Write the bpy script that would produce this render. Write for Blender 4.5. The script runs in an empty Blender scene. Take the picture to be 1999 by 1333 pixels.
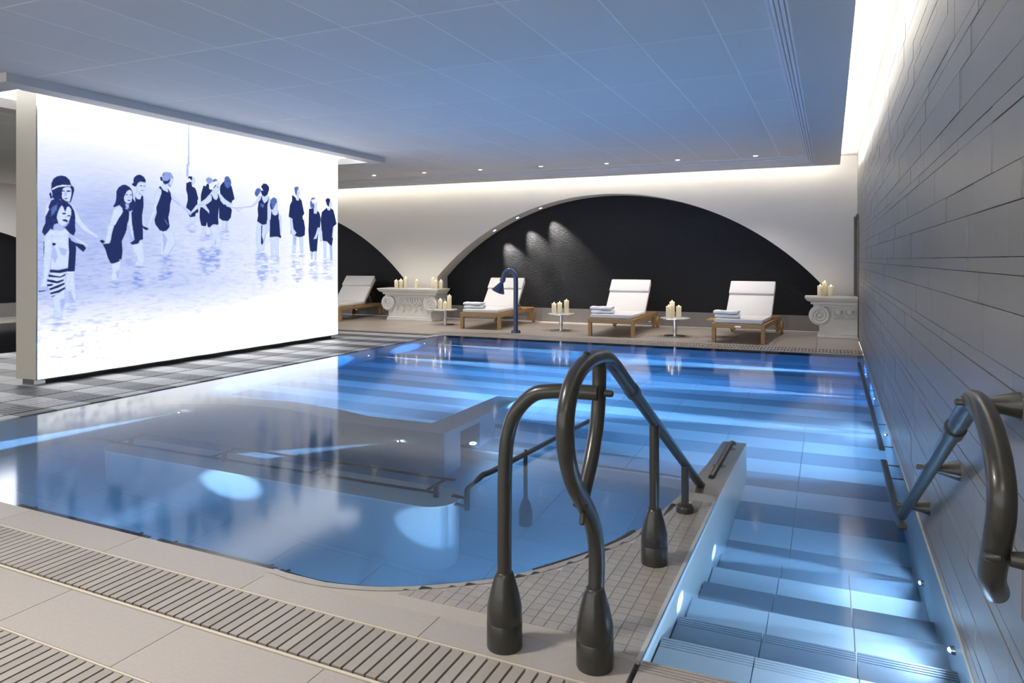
import bpy, bmesh, math, random
import numpy as np
from mathutils import Vector, Matrix
S = bpy.context.scene
COL = S.collection
PI = math.pi

# ------------------------------------------------------------------ camera
cam_data = bpy.data.cameras.new('camera')
cam = bpy.data.objects.new('camera', cam_data)
COL.objects.link(cam)
cam.location = (0, 0, 1.3)
cam.rotation_euler = (PI / 2, 0, math.radians(23.96))
cam_data.sensor_width = 36
cam_data.lens = 1401 / 1999 * 36
cam_data.shift_y = -160.5 / 1999
cam_data.clip_start = 0.02
S.camera = cam

# ------------------------------------------------------------------ world, exposure
w = bpy.data.worlds.new('world')
S.world = w
w.use_nodes = True
w.node_tree.nodes['Background'].inputs[0].default_value = (0.68, 0.66, 0.63, 1)
w.node_tree.nodes['Background'].inputs[1].default_value = 3.1
S.view_settings.view_transform = 'Standard'
S.view_settings.look = 'None'
S.view_settings.exposure = 0.0
S.view_settings.gamma = 1.0
S.view_settings.use_curve_mapping = False

PANEL_E = 2.8        # lightbox print brightness
COVE_E = 46.0         # hidden light strips in the coves
SPOT_W = 110.0        # ceiling downlights
LAMP_W = 400.0        # underwater lamps
NEAR_W = 100.0        # lamps in the ceiling above the near deck

def area(name, loc, size, power, col, rot=(0, 0, 0)):
    d = bpy.data.lights.new(name, 'AREA')
    d.shape = 'RECTANGLE'; d.size, d.size_y = size
    d.energy = power; d.color = col
    o = bpy.data.objects.new(name, d)
    o.location = loc; o.rotation_euler = rot
    COL.objects.link(o)
    return o

def spot(name, loc, target, power, col, angle=60, blend=0.6, r=0.02):
    d = bpy.data.lights.new(name, 'SPOT')
    d.energy = power; d.color = col
    d.spot_size = math.radians(angle); d.spot_blend = blend; d.shadow_soft_size = r
    o = bpy.data.objects.new(name, d)
    o.location = loc
    v = Vector(target) - Vector(loc)
    o.rotation_euler = v.to_track_quat('-Z', 'Y').to_euler()
    COL.objects.link(o)
    return o

# ceiling lamps over the near deck, behind and above the camera
area('near_ceiling_light', (-2.6, 0.9, 2.96), (0.4, 0.4), NEAR_W, (1.0, 0.93, 0.86))
area('left_fill_light', (-13.5, 8.0, 2.96), (3.0, 4.0), 260, (0.95, 0.96, 1.0))  # added fill that brightens the room left of the lightbox, no known fixture
area('near_ceiling_light', (0.0, -1.4, 2.96), (1.0, 1.0), NEAR_W * 0.6, (1.0, 0.93, 0.86))

# ------------------------------------------------------------------ materials
def nt(name):
    m = bpy.data.materials.new(name); m.use_nodes = True
    return m, m.node_tree.nodes, m.node_tree.links, m.node_tree.nodes['Principled BSDF']

def mat(name, col, rough=0.5, metal=0.0, noise=0.0, scale=30.0, bump=0.0, bscale=None, stretch=None,
        emit=None, emit_s=0.0, coat=0.0, spec=0.5, perobj=0.0):
    m, N, L, b = nt(name)
    b.inputs['Roughness'].default_value = rough
    b.inputs['Metallic'].default_value = metal
    b.inputs['Specular IOR Level'].default_value = spec
    b.inputs['Coat Weight'].default_value = coat
    c = (*col, 1)
    b.inputs['Base Color'].default_value = c
    tc = N.new('ShaderNodeTexCoord')
    mp = N.new('ShaderNodeMapping')
    geo = N.new('ShaderNodeNewGeometry')
    L.new(geo.outputs['Position'], mp.inputs['Vector'])
    if stretch: mp.inputs['Scale'].default_value = stretch
    last = None
    if noise > 0:
        n = N.new('ShaderNodeTexNoise'); n.inputs['Scale'].default_value = scale
        n.inputs['Detail'].default_value = 5
        L.new(mp.outputs[0], n.inputs['Vector'])
        mx = N.new('ShaderNodeMix'); mx.data_type = 'RGBA'
        L.new(n.outputs['Fac'], mx.inputs['Factor'])
        mx.inputs['A'].default_value = (*[max(0, x * (1 - noise)) for x in col], 1)
        mx.inputs['B'].default_value = (*[min(1, x * (1 + noise)) for x in col], 1)
        last = mx.outputs['Result']
    if perobj > 0:
        oi = N.new('ShaderNodeObjectInfo')
        mr = N.new('ShaderNodeMapRange')
        mr.inputs['To Min'].default_value = 1 - perobj; mr.inputs['To Max'].default_value = 1 + perobj
        L.new(oi.outputs['Random'], mr.inputs['Value'])
        hs = N.new('ShaderNodeHueSaturation')
        L.new(mr.outputs[0], hs.inputs['Value'])
        if last: L.new(last, hs.inputs['Color'])
        else: hs.inputs['Color'].default_value = c
        last = hs.outputs[0]
    if last: L.new(last, b.inputs['Base Color'])
    if bump > 0:
        n2 = N.new('ShaderNodeTexNoise'); n2.inputs['Scale'].default_value = bscale or scale
        n2.inputs['Detail'].default_value = 6
        L.new(mp.outputs[0], n2.inputs['Vector'])
        bp = N.new('ShaderNodeBump'); bp.inputs['Strength'].default_value = bump
        bp.inputs['Distance'].default_value = 0.01
        L.new(n2.outputs['Fac'], bp.inputs['Height']); L.new(bp.outputs[0], b.inputs['Normal'])
    if emit:
        b.inputs['Emission Color'].default_value = (*emit, 1)
        b.inputs['Emission Strength'].default_value = emit_s
    return m

def emis(name, col, s):
    m, N, L, b = nt(name)
    N.remove(b)
    e = N.new('ShaderNodeEmission'); e.inputs[0].default_value = (*col, 1); e.inputs[1].default_value = s
    L.new(e.outputs[0], N['Material Output'].inputs['Surface'])
    return m

def wood_mat(name, c1, c2):
    m, N, L, b = nt(name)
    geo = N.new('ShaderNodeNewGeometry'); mp = N.new('ShaderNodeMapping')
    mp.inputs['Scale'].default_value = (30, 2.5, 30)
    L.new(geo.outputs['Position'], mp.inputs['Vector'])
    n = N.new('ShaderNodeTexNoise'); n.inputs['Scale'].default_value = 3; n.inputs['Detail'].default_value = 6
    L.new(mp.outputs[0], n.inputs['Vector'])
    r = N.new('ShaderNodeValToRGB')
    r.color_ramp.elements[0].position = 0.3; r.color_ramp.elements[0].color = (*c1, 1)
    r.color_ramp.elements[1].position = 0.7; r.color_ramp.elements[1].color = (*c2, 1)
    L.new(n.outputs['Fac'], r.inputs[0]); L.new(r.outputs[0], b.inputs['Base Color'])
    b.inputs['Roughness'].default_value = 0.5
    return m

M = {}
M['stone'] = mat('beige_stone', (0.40, 0.365, 0.33), 0.42, noise=0.10, scale=60, bump=0.05, bscale=400, perobj=0.05)
M['slat'] = mat('grate_slat_stone', (0.345, 0.315, 0.285), 0.5, noise=0.08, scale=80, perobj=0.10)
M['channel'] = mat('dark_channel', (0.03, 0.024, 0.018), 0.8)
M['grout'] = mat('grout', (0.42, 0.39, 0.35), 0.8)
M['mosaic'] = mat('wet_mosaic', (0.36, 0.335, 0.30), 0.25, noise=0.1, scale=25, perobj=0.05, coat=0.3)
M['edge_trim'] = mat('pale_edge_trim', (0.62, 0.56, 0.45), 0.4)
M['far_stone'] = mat('far_stone', (0.40, 0.35, 0.31), 0.35, noise=0.08, scale=20, perobj=0.04)
M['deck_light'] = mat('light_deck_tile', (0.56, 0.56, 0.56), 0.5, noise=0.05, scale=30, perobj=0.05)
M['deck_dark'] = mat('dark_deck_tile', (0.15, 0.15, 0.16), 0.5, noise=0.08, scale=30, perobj=0.08)
M['pool_light'] = mat('light_pool_tile', (0.56, 0.58, 0.58), 0.5, noise=0.05, scale=12, perobj=0.04)
M['pool_dark'] = mat('dark_pool_tile', (0.19, 0.21, 0.235), 0.5, noise=0.06, scale=12, perobj=0.05)
M['pool_grey'] = mat('grey_pool_tile', (0.50, 0.54, 0.56), 0.5, noise=0.06, scale=12, perobj=0.05)
M['pool_wall'] = mat('pool_wall_mosaic', (0.42, 0.46, 0.48), 0.5, noise=0.06, scale=40)
M['nosing'] = mat('nosing_groove', (0.10, 0.11, 0.12), 0.6)
M['slate'] = mat('slate_wall_tile', (0.185, 0.183, 0.178), 0.36, noise=0.10, scale=5, bump=0.03, bscale=90,
                 stretch=(1, 1, 1), perobj=0.07)
M['slate_joint'] = mat('slate_joint', (0.09, 0.09, 0.095), 0.7)
M['plaster'] = mat('white_plaster', (0.74, 0.72, 0.69), 0.6, noise=0.02, scale=3)
M['ceil_tile'] = mat('ceiling_tile', (0.76, 0.76, 0.75), 0.9, noise=0.04, scale=120, bump=0.02, bscale=300, perobj=0.02)
M['ceil_grid'] = mat('ceiling_grid', (0.95, 0.95, 0.95), 0.5)
M['soffit'] = mat('soffit_paint', (0.64, 0.63, 0.62), 0.8)
M['molding'] = mat('molding_paint', (0.70, 0.71, 0.74), 0.6)
M['dark_wall'] = mat('dark_textured_plaster', (0.010, 0.011, 0.015), 0.5, noise=0.35, scale=9, bump=0.9, bscale=14,
                     stretch=(1.0, 1, 6.0), spec=0.25)
M['plinth'] = mat('grey_plinth', (0.20, 0.19, 0.185), 0.4, noise=0.06, scale=10, perobj=0.04)
M['panel_body'] = mat('lightbox_body', (0.56, 0.53, 0.46), 0.5)
M['black'] = mat('black_base', (0.012, 0.014, 0.02), 0.4)
M['steel'] = mat('polished_steel', (0.75, 0.75, 0.76), 0.12, metal=1.0)
M['rail'] = mat('dark_bronze_rail', (0.034, 0.034, 0.031), 0.30, metal=0.1, coat=0.1)
M['rail_blue'] = mat('navy_shower_enamel', (0.035, 0.06, 0.14), 0.25, coat=0.4)
M['teak'] = wood_mat('teak', (0.30, 0.17, 0.06), (0.50, 0.31, 0.13))
M['cushion'] = mat('off_white_cushion', (0.78, 0.76, 0.76), 0.85, bump=0.06, bscale=250)
M['towel'] = mat('white_towel', (0.90, 0.91, 0.94), 0.95, bump=0.25, bscale=350)
M['gypsum'] = mat('white_gypsum', (0.74, 0.735, 0.70), 0.5, noise=0.03, scale=6, bump=0.04, bscale=60)
M['marble'] = mat('white_table_top', (0.78, 0.79, 0.78), 0.2)
M['flame'] = emis('candle_flame', (1.0, 0.84, 0.56), 60.0)
M['lamp_glow'] = emis('downlight_glow', (1.0, 0.95, 0.86), 14.0)
M['pool_glow'] = emis('pool_lamp_glow', (0.80, 0.92, 1.0), 22.0)
M['cove_glow'] = emis('cove_strip', (1.0, 0.93, 0.80), COVE_E)
M['recess_glow'] = emis('recess_strip', (0.90, 0.94, 1.0), 18.0)
M['doorframe'] = mat('bronze_door_frame', (0.10, 0.09, 0.075), 0.5)
M['badge'] = mat('metal_badge', (0.7, 0.7, 0.7), 0.3, metal=0.8)

def wax_mat():
    m, N, L, b = nt('candle_wax')
    b.inputs['Base Color'].default_value = (0.88, 0.84, 0.70, 1)
    b.inputs['Roughness'].default_value = 0.5
    tr = N.new('ShaderNodeBsdfTranslucent'); tr.inputs[0].default_value = (1.0, 0.93, 0.76, 1)
    mx = N.new('ShaderNodeMixShader'); mx.inputs[0].default_value = 0.45
    L.new(b.outputs[0], mx.inputs[1]); L.new(tr.outputs[0], mx.inputs[2])
    L.new(mx.outputs[0], N['Material Output'].inputs['Surface'])
    return m
M['wax'] = wax_mat()

def water_mat():
    m, N, L, b = nt('pool_water')
    N.remove(b)
    rf = N.new('ShaderNodeBsdfRefraction'); rf.inputs['IOR'].default_value = 1.33
    rf.inputs['Roughness'].default_value = 0.0
    rf.inputs['Color'].default_value = (1, 1, 1, 1)
    gl = N.new('ShaderNodeBsdfGlossy'); gl.inputs['Roughness'].default_value = 0.09
    fr = N.new('ShaderNodeFresnel'); fr.inputs['IOR'].default_value = 1.33
    mx = N.new('ShaderNodeMixShader')
    L.new(fr.outputs[0], mx.inputs[0]); L.new(rf.outputs[0], mx.inputs[1]); L.new(gl.outputs[0], mx.inputs[2])
    L.new(mx.outputs[0], N['Material Output'].inputs['Surface'])
    ab = N.new('ShaderNodeVolumeAbsorption')
    ab.inputs['Color'].default_value = (0.12, 0.62, 0.97, 1); ab.inputs['Density'].default_value = 0.52
    sc = N.new('ShaderNodeVolumeScatter')
    sc.inputs['Color'].default_value = (0.6, 0.8, 1.0, 1); sc.inputs['Density'].default_value = 0.26
    sc.inputs['Anisotropy'].default_value = 0.0
    ad = N.new('ShaderNodeAddShader')
    L.new(ab.outputs[0], ad.inputs[0]); L.new(sc.outputs[0], ad.inputs[1])
    L.new(ad.outputs[0], N['Material Output'].inputs['Volume'])
    return m
M['water'] = water_mat()

# ------------------------------------------------------------------ mesh helpers
class MB:
    def __init__(s):
        s.v = []; s.f = []; s.m = []; s.sm = []
    def add(s, vs, fs, mi=0, smooth=False):
        o = len(s.v); s.v += [tuple(p) for p in vs]
        s.f += [tuple(i + o for i in f) for f in fs]
        s.m += [mi] * len(fs); s.sm += [smooth] * len(fs)
        return s
    def box(s, x0, x1, y0, y1, z0, z1, mi=0, bev=0.0, mtx=None):
        if bev > 0:
            bm = bmesh.new(); bmesh.ops.create_cube(bm, size=1)
            for v in bm.verts:
                v.co = Vector(((x0 + x1) / 2 + v.co.x * (x1 - x0), (y0 + y1) / 2 + v.co.y * (y1 - y0), (z0 + z1) / 2 + v.co.z * (z1 - z0)))
            bmesh.ops.bevel(bm, geom=bm.edges[:] + bm.verts[:], offset=bev, segments=2 if bev > 0.006 else 1, affect='EDGES', profile=0.5)
            vs = [v.co.copy() for v in bm.verts]; fs = [[v.index for v in f.verts] for f in bm.faces]
            bm.verts.index_update(); bm.free()
            if mtx: vs = [mtx @ v for v in vs]
            return s.add(vs, fs, mi, bev > 0.012)
        vs = [(x, y, z) for z in (z0, z1) for y in (y0, y1) for x in (x0, x1)]
        if mtx: vs = [mtx @ Vector(v) for v in vs]
        return s.add(vs, [(0, 2, 3, 1), (4, 5, 7, 6), (0, 1, 5, 4), (2, 6, 7, 3), (0, 4, 6, 2), (1, 3, 7, 5)], mi)
    def prism(s, poly, z0, z1, mi=0):
        n = len(poly)
        a = sum(poly[i][0] * poly[(i + 1) % n][1] - poly[(i + 1) % n][0] * poly[i][1] for i in range(n))
        if a < 0: poly = poly[::-1]
        vs = [(x, y, z0) for x, y in poly] + [(x, y, z1) for x, y in poly]
        fs = [tuple(range(n))[::-1], tuple(range(n, 2 * n))] + [(i, (i + 1) % n, n + (i + 1) % n, n + i) for i in range(n)]
        return s.add(vs, fs, mi)
    def tube(s, pts, r, seg=16, cap=True, mi=0, closed=False):
        pts = [Vector(p) for p in pts]; n = len(pts)
        rs = r if isinstance(r, (list, tuple)) else [r] * n
        tans = []
        for i in range(n):
            a = pts[max(0, i - 1)]; b = pts[min(n - 1, i + 1)]
            if closed: a = pts[(i - 1) % n]; b = pts[(i + 1) % n]
            tans.append((b - a).normalized())
        up = Vector((0, 0, 1)) if abs(tans[0].z) < 0.9 else Vector((1, 0, 0))
        nrm = tans[0].cross(up).normalized()
        vs = []
        for i in range(n):
            t = tans[i]
            nrm = (nrm - t * nrm.dot(t)).normalized(); bn = t.cross(nrm)
            for k in range(seg):
                a = 2 * PI * k / seg
                vs.append(pts[i] + (nrm * math.cos(a) + bn * math.sin(a)) * rs[i])
        fs = [(i * seg + k, i * seg + (k + 1) % seg, (i + 1) * seg + (k + 1) % seg, (i + 1) * seg + k) for i in range(n - 1) for k in range(seg)]
        if closed: fs += [((n - 1) * seg + k, (n - 1) * seg + (k + 1) % seg, (k + 1) % seg, k) for k in range(seg)]
        s.add(vs, fs, mi, True)
        if cap and not closed:
            o = len(s.v) - len(vs)
            s.f.append(tuple(o + k for k in range(seg))[::-1]); s.m.append(mi); s.sm.append(False)
            s.f.append(tuple(o + (n - 1) * seg + k for k in range(seg))); s.m.append(mi); s.sm.append(False)
        return s
    def lathe(s, prof, c=(0, 0, 0), seg=24, mi=0, smooth=True, mtx=None, cap=True):
        vs = []
        for r, z in prof:
            for k in range(seg):
                a = 2 * PI * k / seg
                v = Vector((r * math.cos(a), r * math.sin(a), z))
                if mtx: v = mtx @ v
                vs.append(v + Vector(c))
        n = len(prof)
        fs = [(i * seg + k, i * seg + (k + 1) % seg, (i + 1) * seg + (k + 1) % seg, (i + 1) * seg + k) for i in range(n - 1) for k in range(seg)]
        if cap: fs += [tuple(range(seg))[::-1], tuple((n - 1) * seg + k for k in range(seg))]
        return s.add(vs, fs, mi, smooth)
    def mesh(s, name, mats):
        me = bpy.data.meshes.new(name)
        me.from_pydata([tuple(v) for v in s.v], [], s.f)
        for m in (mats if isinstance(mats, (list, tuple)) else [mats]): me.materials.append(m)
        me.polygons.foreach_set('material_index', s.m)
        me.polygons.foreach_set('use_smooth', s.sm)
        me.update()
        me.set_sharp_from_angle(angle=math.radians(38))
        return me
    def build(s, name, mats, parent=None, loc=None, kind=None):
        return link(name, s.mesh(name, mats), parent, loc, kind)

def link(name, me, parent=None, loc=None, kind=None):
    o = bpy.data.objects.new(name, me); COL.objects.link(o)
    if parent: o.parent = parent
    if loc: o.location = loc
    if kind: o['kind'] = kind
    return o

def tag(o, label, cat, group=None):
    o['label'] = label; o['category'] = cat
    if group: o['group'] = group
    return o

def thing(name, label, cat, loc=(0, 0, 0), rz=0, group=None):
    o = bpy.data.objects.new(name, None); COL.objects.link(o)
    o.empty_display_size = 0.1
    o.location = loc; o.rotation_euler = (0, 0, rz)
    return tag(o, label, cat, group)

def dup(root, loc, rz=None, label=None):
    r = root.copy(); COL.objects.link(r); r.location = loc
    if rz is not None: r.rotation_euler = (0, 0, rz)
    if label: r['label'] = label
    for ch in list(root.children):
        c = ch.copy(); COL.objects.link(c); c.parent = r
        for g in ch.children:
            d = g.copy(); COL.objects.link(d); d.parent = c
    return r

def smooth_path(pts, n=8):
    P = [Vector(p) for p in pts]; out = []
    for i in range(len(P) - 1):
        p0 = P[max(0, i - 1)]; p1 = P[i]; p2 = P[i + 1]; p3 = P[min(len(P) - 1, i + 2)]
        for k in range(n):
            t = k / n
            out.append(0.5 * ((2 * p1) + (p2 - p0) * t + (2 * p0 - 5 * p1 + 4 * p2 - p3) * t * t + (3 * p1 - p0 - 3 * p2 + p3) * t ** 3))
    out.append(P[-1])
    return out

# ================================================================== SETTING
XR = 0.406          # right wall
XL = -6.10          # left edge of the main pool
YF = 10.83          # far edge of the pool
YW, YD = 13.55, 14.0  # white arched wall, dark wall in the arches
ZS, ZC = 2.88, 3.0  # soffit, tiled ceiling
rnd = random.Random(5)

def shear(y, x): return y - 0.03 * (x + 0.7)     # the near edge of the pool is slightly out of square

def quadbox(mb, x0, x1, y0, y1, z0, z1, mi=0):
    vs = [(x, shear(y, x), z) for z in (z0, z1) for y in (y0, y1) for x in (x0, x1)]
    mb.add(vs, [(0, 2, 3, 1), (4, 5, 7, 6), (0, 1, 5, 4), (2, 6, 7, 3), (0, 4, 6, 2), (1, 3, 7, 5)], mi)

# ---- near floor
CURVE = [(-2.13, 2.345), (-1.97, 2.325), (-1.82, 2.335), (-1.62, 2.39), (-1.44, 2.49), (-1.27, 2.62), (-1.12, 2.79),
         (-0.98, 3.03), (-0.90, 3.20), (-0.84, 3.40), (-0.78, 3.82), (-0.74, 4.25), (-0.72, 4.75)]
CURVES = [(p.x, p.y) for p in smooth_path([(x, y, 0) for x, y in CURVE], 5)]
mb = MB()
quadbox(mb, -17, 2.5, -4, 1.50, -0.30, -0.035)       # screed under the floor tiles
quadbox(mb, -17, 2.5, 1.50, 2.30, -0.30, -0.06)
floor = mb.build('floor', M['channel'], kind='structure')
def floor_tile(x0, x1, y0, y1, name='floor_tile', m='stone', z1=0.0, z0=-0.04, g=0.0015):
    t = MB(); quadbox(t, x0 + g, x1 - g, y0 + g, y1 - g, z0, z1)
    return t.build(name, M[m], floor)
xs = [-0.84 - 0.63 * i for i in range(0, 8)]
for i in range(-2, 12):                                # stone row between the two grates
    x1 = -0.84 - 0.63 * i
    floor_tile(x1 - 0.63, x1, 1.528, 1.818)
for i in range(-2, 8):                                 # floor behind the second grate
    x1 = -0.84 - 0.63 * i
    for j in range(3): floor_tile(x1 - 0.63, x1, 0.64 - 0.63 * j, 1.27 - 0.63 * j)
x = -2.13                                              # coping slabs along the edge
for x0, x1 in [(-2.13 - 0.83 * (i + 1), -2.13 - 0.83 * i) for i in range(8)]:
    floor_tile(x0, x1, 2.108, 2.302, z0=-0.1)
for x0, x1 in ((-2.13, -1.30), (-1.30, -0.575)):
    floor_tile(x0, x1, 2.108, 2.302, z0=-0.1)
for y0, y1 in ((1.822, 1.834), (1.268, 1.278)):
    t = MB(); quadbox(t, -8.8, 0.3, y0, y1, -0.05, 0.001); t.build('edge_strip', M['edge_trim'], floor)
for y0, y1 in ((2.100, 2.107), (1.520, 1.527)):
    t = MB(); quadbox(t, -8.8, 0.3, y0, y1, -0.05, 0.0005); t.build('edge_strip', M['edge_trim'], floor)
# grate slats, one by one
def slats(y0, y1, xa, xb):
    k = 0; x = xa
    me = None
    while x > xb:
        t = MB(); quadbox(t, x - 0.0362, x, y0, y1, -0.025, -0.001)
        t.build('grate_slat', M['slat'], floor); x -= 0.045
slats(1.848, 2.098, 0.28, -4.6)
slats(1.290, 1.518, -0.9, -3.4)

# ---- peninsula between basin and stairs
pen = MB()
poly = [(-0.565, 2.29)] + [(-0.565, 5.45), (-0.74, 5.45)] + CURVES[::-1]
pen.prism([(x, y) for x, y in poly if y < 3.95] + [], -1.25, -0.003)
P1 = [(-0.565, 3.95), (-0.565, 4.85), (-0.72, 4.85), (-0.735, 4.3), (-0.765, 3.95)]
pen = MB()
low = [p for p in CURVES if p[1] < 3.95]
pen.prism([(-0.565, 2.28), (-0.565, 3.95), (-0.765, 3.95)] + low[::-1] + [(-2.13, 2.28)], -1.25, 0.0015)
vs = []
for (x, y, zt) in [(-0.565, 3.95, 0.001), (-0.765, 3.95, 0.001), (-0.565, 4.75, -0.05), (-0.73, 4.75, -0.05), (-0.565, 5.5, -0.16), (-0.73, 5.5, -0.16)]:
    vs += [(x, y, -1.25), (x, y, zt)]
pen.add(vs, [(1, 3, 7, 5), (5, 7, 11, 9), (0, 1, 5, 4), (4, 5, 9, 8), (3, 2, 6, 7), (7, 6, 10, 11), (8, 9, 11, 10), (2, 3, 1, 0)])
peninsula = pen.build('pool_peninsula', M['grout'], kind='structure')
def inside(px, py, P):
    c = False; n = len(P)
    for i in range(n):
        x1, y1 = P[i]; x2, y2 = P[(i + 1) % n]
        if (y1 > py) != (y2 > py) and px < (x2 - x1) * (py - y1) / (y2 - y1) + x1: c = not c
    return c
reg = [(-0.575, 2.305), (-0.575, 3.95), (-0.775, 3.95)] + low[::-1]
cells = []
yy = 2.335
while yy < 3.95:
    xx = -0.60
    while xx > -2.2:
        ok = sum(inside(xx + a, yy + b, reg) for a in (-0.024, 0.024) for b in (-0.024, 0.024))
        if ok == 4: cells.append((xx, yy))
        xx -= 0.0505
    yy += 0.0505
tile_me = MB().box(-0.0238, 0.0238, -0.0238, 0.0238, -0.004, 0.004).mesh('mosaic_tile', M['mosaic'])
cells.sort(key=lambda p: p[1])
for p in cells[:300]: link('mosaic_tile', tile_me, peninsula, (p[0], p[1], 0))
if len(cells) > 300:
    t = MB()
    for p in cells[300:]: t.box(p[0] - 0.0238, p[0] + 0.0238, p[1] - 0.0238, p[1] + 0.0238, -0.004, 0.004)
    t.build('mosaic_tiles', M['mosaic'], peninsula, kind='stuff')
# cut mosaic pieces and a slim rim following the curve
t = MB()
cv = [p for p in CURVES if p[1] < 3.95]
vs = []
for i, p in enumerate(cv):
    a = Vector(cv[max(0, i - 1)]); b = Vector(cv[min(len(cv) - 1, i + 1)]); d = (b - a).normalized(); n = Vector((d.y, -d.x))
    q = Vector(p) + n * 0.035
    vs += [(p[0], p[1], 0.004), (q.x, q.y, 0.004), (p[0], p[1], -0.05)]
fs = []
for i in range(len(cv) - 1):
    o = 3 * i; fs += [(o, o + 1, o + 4, o + 3), (o + 2, o, o + 3, o + 5)]
t.add(vs, fs); t.build('curved_rim', M['mosaic'], peninsula)
t = MB(); t.box(-0.577, -0.562, 2.29, 3.95, -0.06, 0.005); t.build('edge_strip', M['pool_grey'], peninsula)

# ---- stairs going down into the water, along the right wall
stairs = MB().box(-0.57, XR, 1.9, 2.145, -0.3, -0.06).build('stair_flight', M['channel'], kind='structure')
def tread(y0, y1, z, m, nos=True):
    n = 3; xs = [-0.56, -0.24, 0.085, XR]
    zg = 0.012
    for i in range(n):
        t = MB(); g = 0.002
        if nos:
            t.box(xs[i] + g, xs[i + 1] - g, y0, y1 - 0.066, z - 0.16, z)
            yy = y1 - 0.066
            t.box(xs[i] + g, xs[i + 1] - g, yy, y1 - 0.004, z - 0.16, z - 0.006, 1)
            for k in range(4): t.box(xs[i] + g, xs[i + 1] - g, yy + 0.006 + k * 0.016, yy + 0.016 + k * 0.016, z - 0.01, z)
        else:
            t.box(xs[i] + g, xs[i + 1] - g, y0, y1, z - 0.16, z)
        t.build('stair_tile', [M[m], M['nosing']], stairs)
tread(2.125, 2.30, 0.0, 'stone')
for i in range(6):
    tread(2.30 + 0.31 * i, 2.61 + 0.31 * i, -0.15 * (i + 1), 'pool_light' if i % 2 == 0 else 'pool_dark', nos=i < 2)

# ---- pool shell
FL = -1.02
b = MB()
b.box(-8.2, XR + 0.2, 5.35, YF + 0.3, FL - 0.25, FL - 0.02)      # main floor
b.box(-8.2, XR + 0.2, 2.0, 5.35, -1.45, -1.22)                    # near basin floor
basin = b.build('pool_floor', M['grout'], kind='structure')
rows = []
y = 4.16; k = 0
while y < YF:
    y1 = min(y + 0.31, YF)
    rows.append((y, y1, 'pool_dark' if k % 2 == 0 else 'pool_light')); y = y1; k += 1
me_cache = {}
def floor_piece(x0, x1, y0, y1, z, m, parent, name, th=0.02, g=0.002):
    key = (round(x1 - x0, 3), round(y1 - y0, 3), m, th)
    if key not in me_cache:
        hx, hy = (x1 - x0) / 2 - g, (y1 - y0) / 2 - g
        me_cache[key] = MB().box(-hx, hx, -hy, hy, -th, 0).mesh(name, M[m])
    return link(name, me_cache[key], parent, ((x0 + x1) / 2, (y0 + y1) / 2, z))
for (y0, y1, m) in rows:
    xa, xb = (XL, XR) if y0 > 5.3 else (-0.565, XR)
    x = xb
    while x > xa + 0.01:
        x0 = max(xa, x - 0.62)
        floor_piece(x0, x, y0, y1, FL, m, basin, 'pool_tile'); x = x0
x = -0.6
while x > XL:                                                      # near basin: big grey tiles
    y = 2.3
    while y < 5.3:
        floor_piece(max(XL, x - 0.6), x, y, min(5.35, y + 0.31), -1.20, 'pool_grey', basin, 'pool_tile'); y += 0.31
    x -= 0.6
sh = MB()
sh.box(XL - 0.18, XL, 2.2, YF + 0.2, -1.4, -0.01)                   # left side
sh.box(XL - 0.1, XR, YF, YF + 0.2, -1.4, -0.03)                     # far side
sh.box(XL, XR, 5.33, 5.36, -1.22, FL - 0.001, 1)                    # riser between the two depths
sh.box(-0.565, XR, 3.9, 4.16, -1.3, FL - 0.001)
quadbox(sh, XL, -2.13, 2.20, 2.295, -1.3, -0.04)                    # near side
# curved rim wall and ledge of the spa basin
arc = [(-6.10, 4.15), (-5.95, 4.42), (-5.54, 4.78), (-5.16, 4.95), (-4.74, 5.03), (-4.37, 5.02), (-3.95, 4.92), (-3.66, 4.84)]
arcs = [(p.x, p.y) for p in smooth_path([(x, y, 0) for x, y in arc], 4)]
sh.prism(arcs + [(-2.80, 4.84), (-2.80, 5.10), (-3.6, 5.10), (-4.0, 5.22), (-4.6, 5.32), (-5.2, 5.26), (-5.7, 5.05), (-6.10, 4.75)], -1.25, -0.14, 1)
sh.box(-2.98, -2.72, 4.835, 5.10, -1.25, -0.139, 1)
sh.box(-2.98, -2.72, 5.10, 6.35, -0.30, -0.14, 1)
sh.box(-2.98, -2.72, 5.45, 5.75, -1.25, -0.30, 1)
sh.box(-2.98, -2.72, 6.15, 6.35, -1.25, -0.30, 1)
shell = sh.build('pool_shell', [M['pool_wall'], M['pool_light']], kind='structure')
# right-hand pool wall: bands under water
rw = MB()
rw.box(XR - 0.004, XR + 0.15, 1.9, YF + 0.02, -1.4, -0.012)
rwall = rw.build('pool_wall', M['pool_wall'], kind='structure')
t = MB().box(XR - 0.006, XR + 0.01, 2.3, YF, -0.014, 0.002).build('trim_1', M['edge_trim'], kind='structure')

# spa bench block with rounded ends
bl = MB()
def stadium(x0, x1, y0, y1, n=10):
    r = (y1 - y0) / 2; yc = (y0 + y1) / 2; out = []
    for k in range(n + 1):
        a = -PI / 2 + PI * k / n; out.append((x1 - r + r * math.cos(a), yc + r * math.sin(a)))
    for k in range(n + 1):
        a = PI / 2 + PI * k / n; out.append((x0 + r + r * math.cos(a), yc + r * math.sin(a)))
    return out
bl.prism(stadium(-4.95, -2.02, 3.58, 3.90), -1.22, -0.36)
bench = tag(bl.build('spa_bench_wall', M['pool_wall']), 'submerged tiled block with rounded ends in the middle of the spa basin', 'pool bench')
bl = MB(); bl.prism(stadium(-4.96, -2.01, 3.57, 3.91), -0.38, -0.35); bl.build('bench_cap', M['pool_light'], bench)

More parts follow.
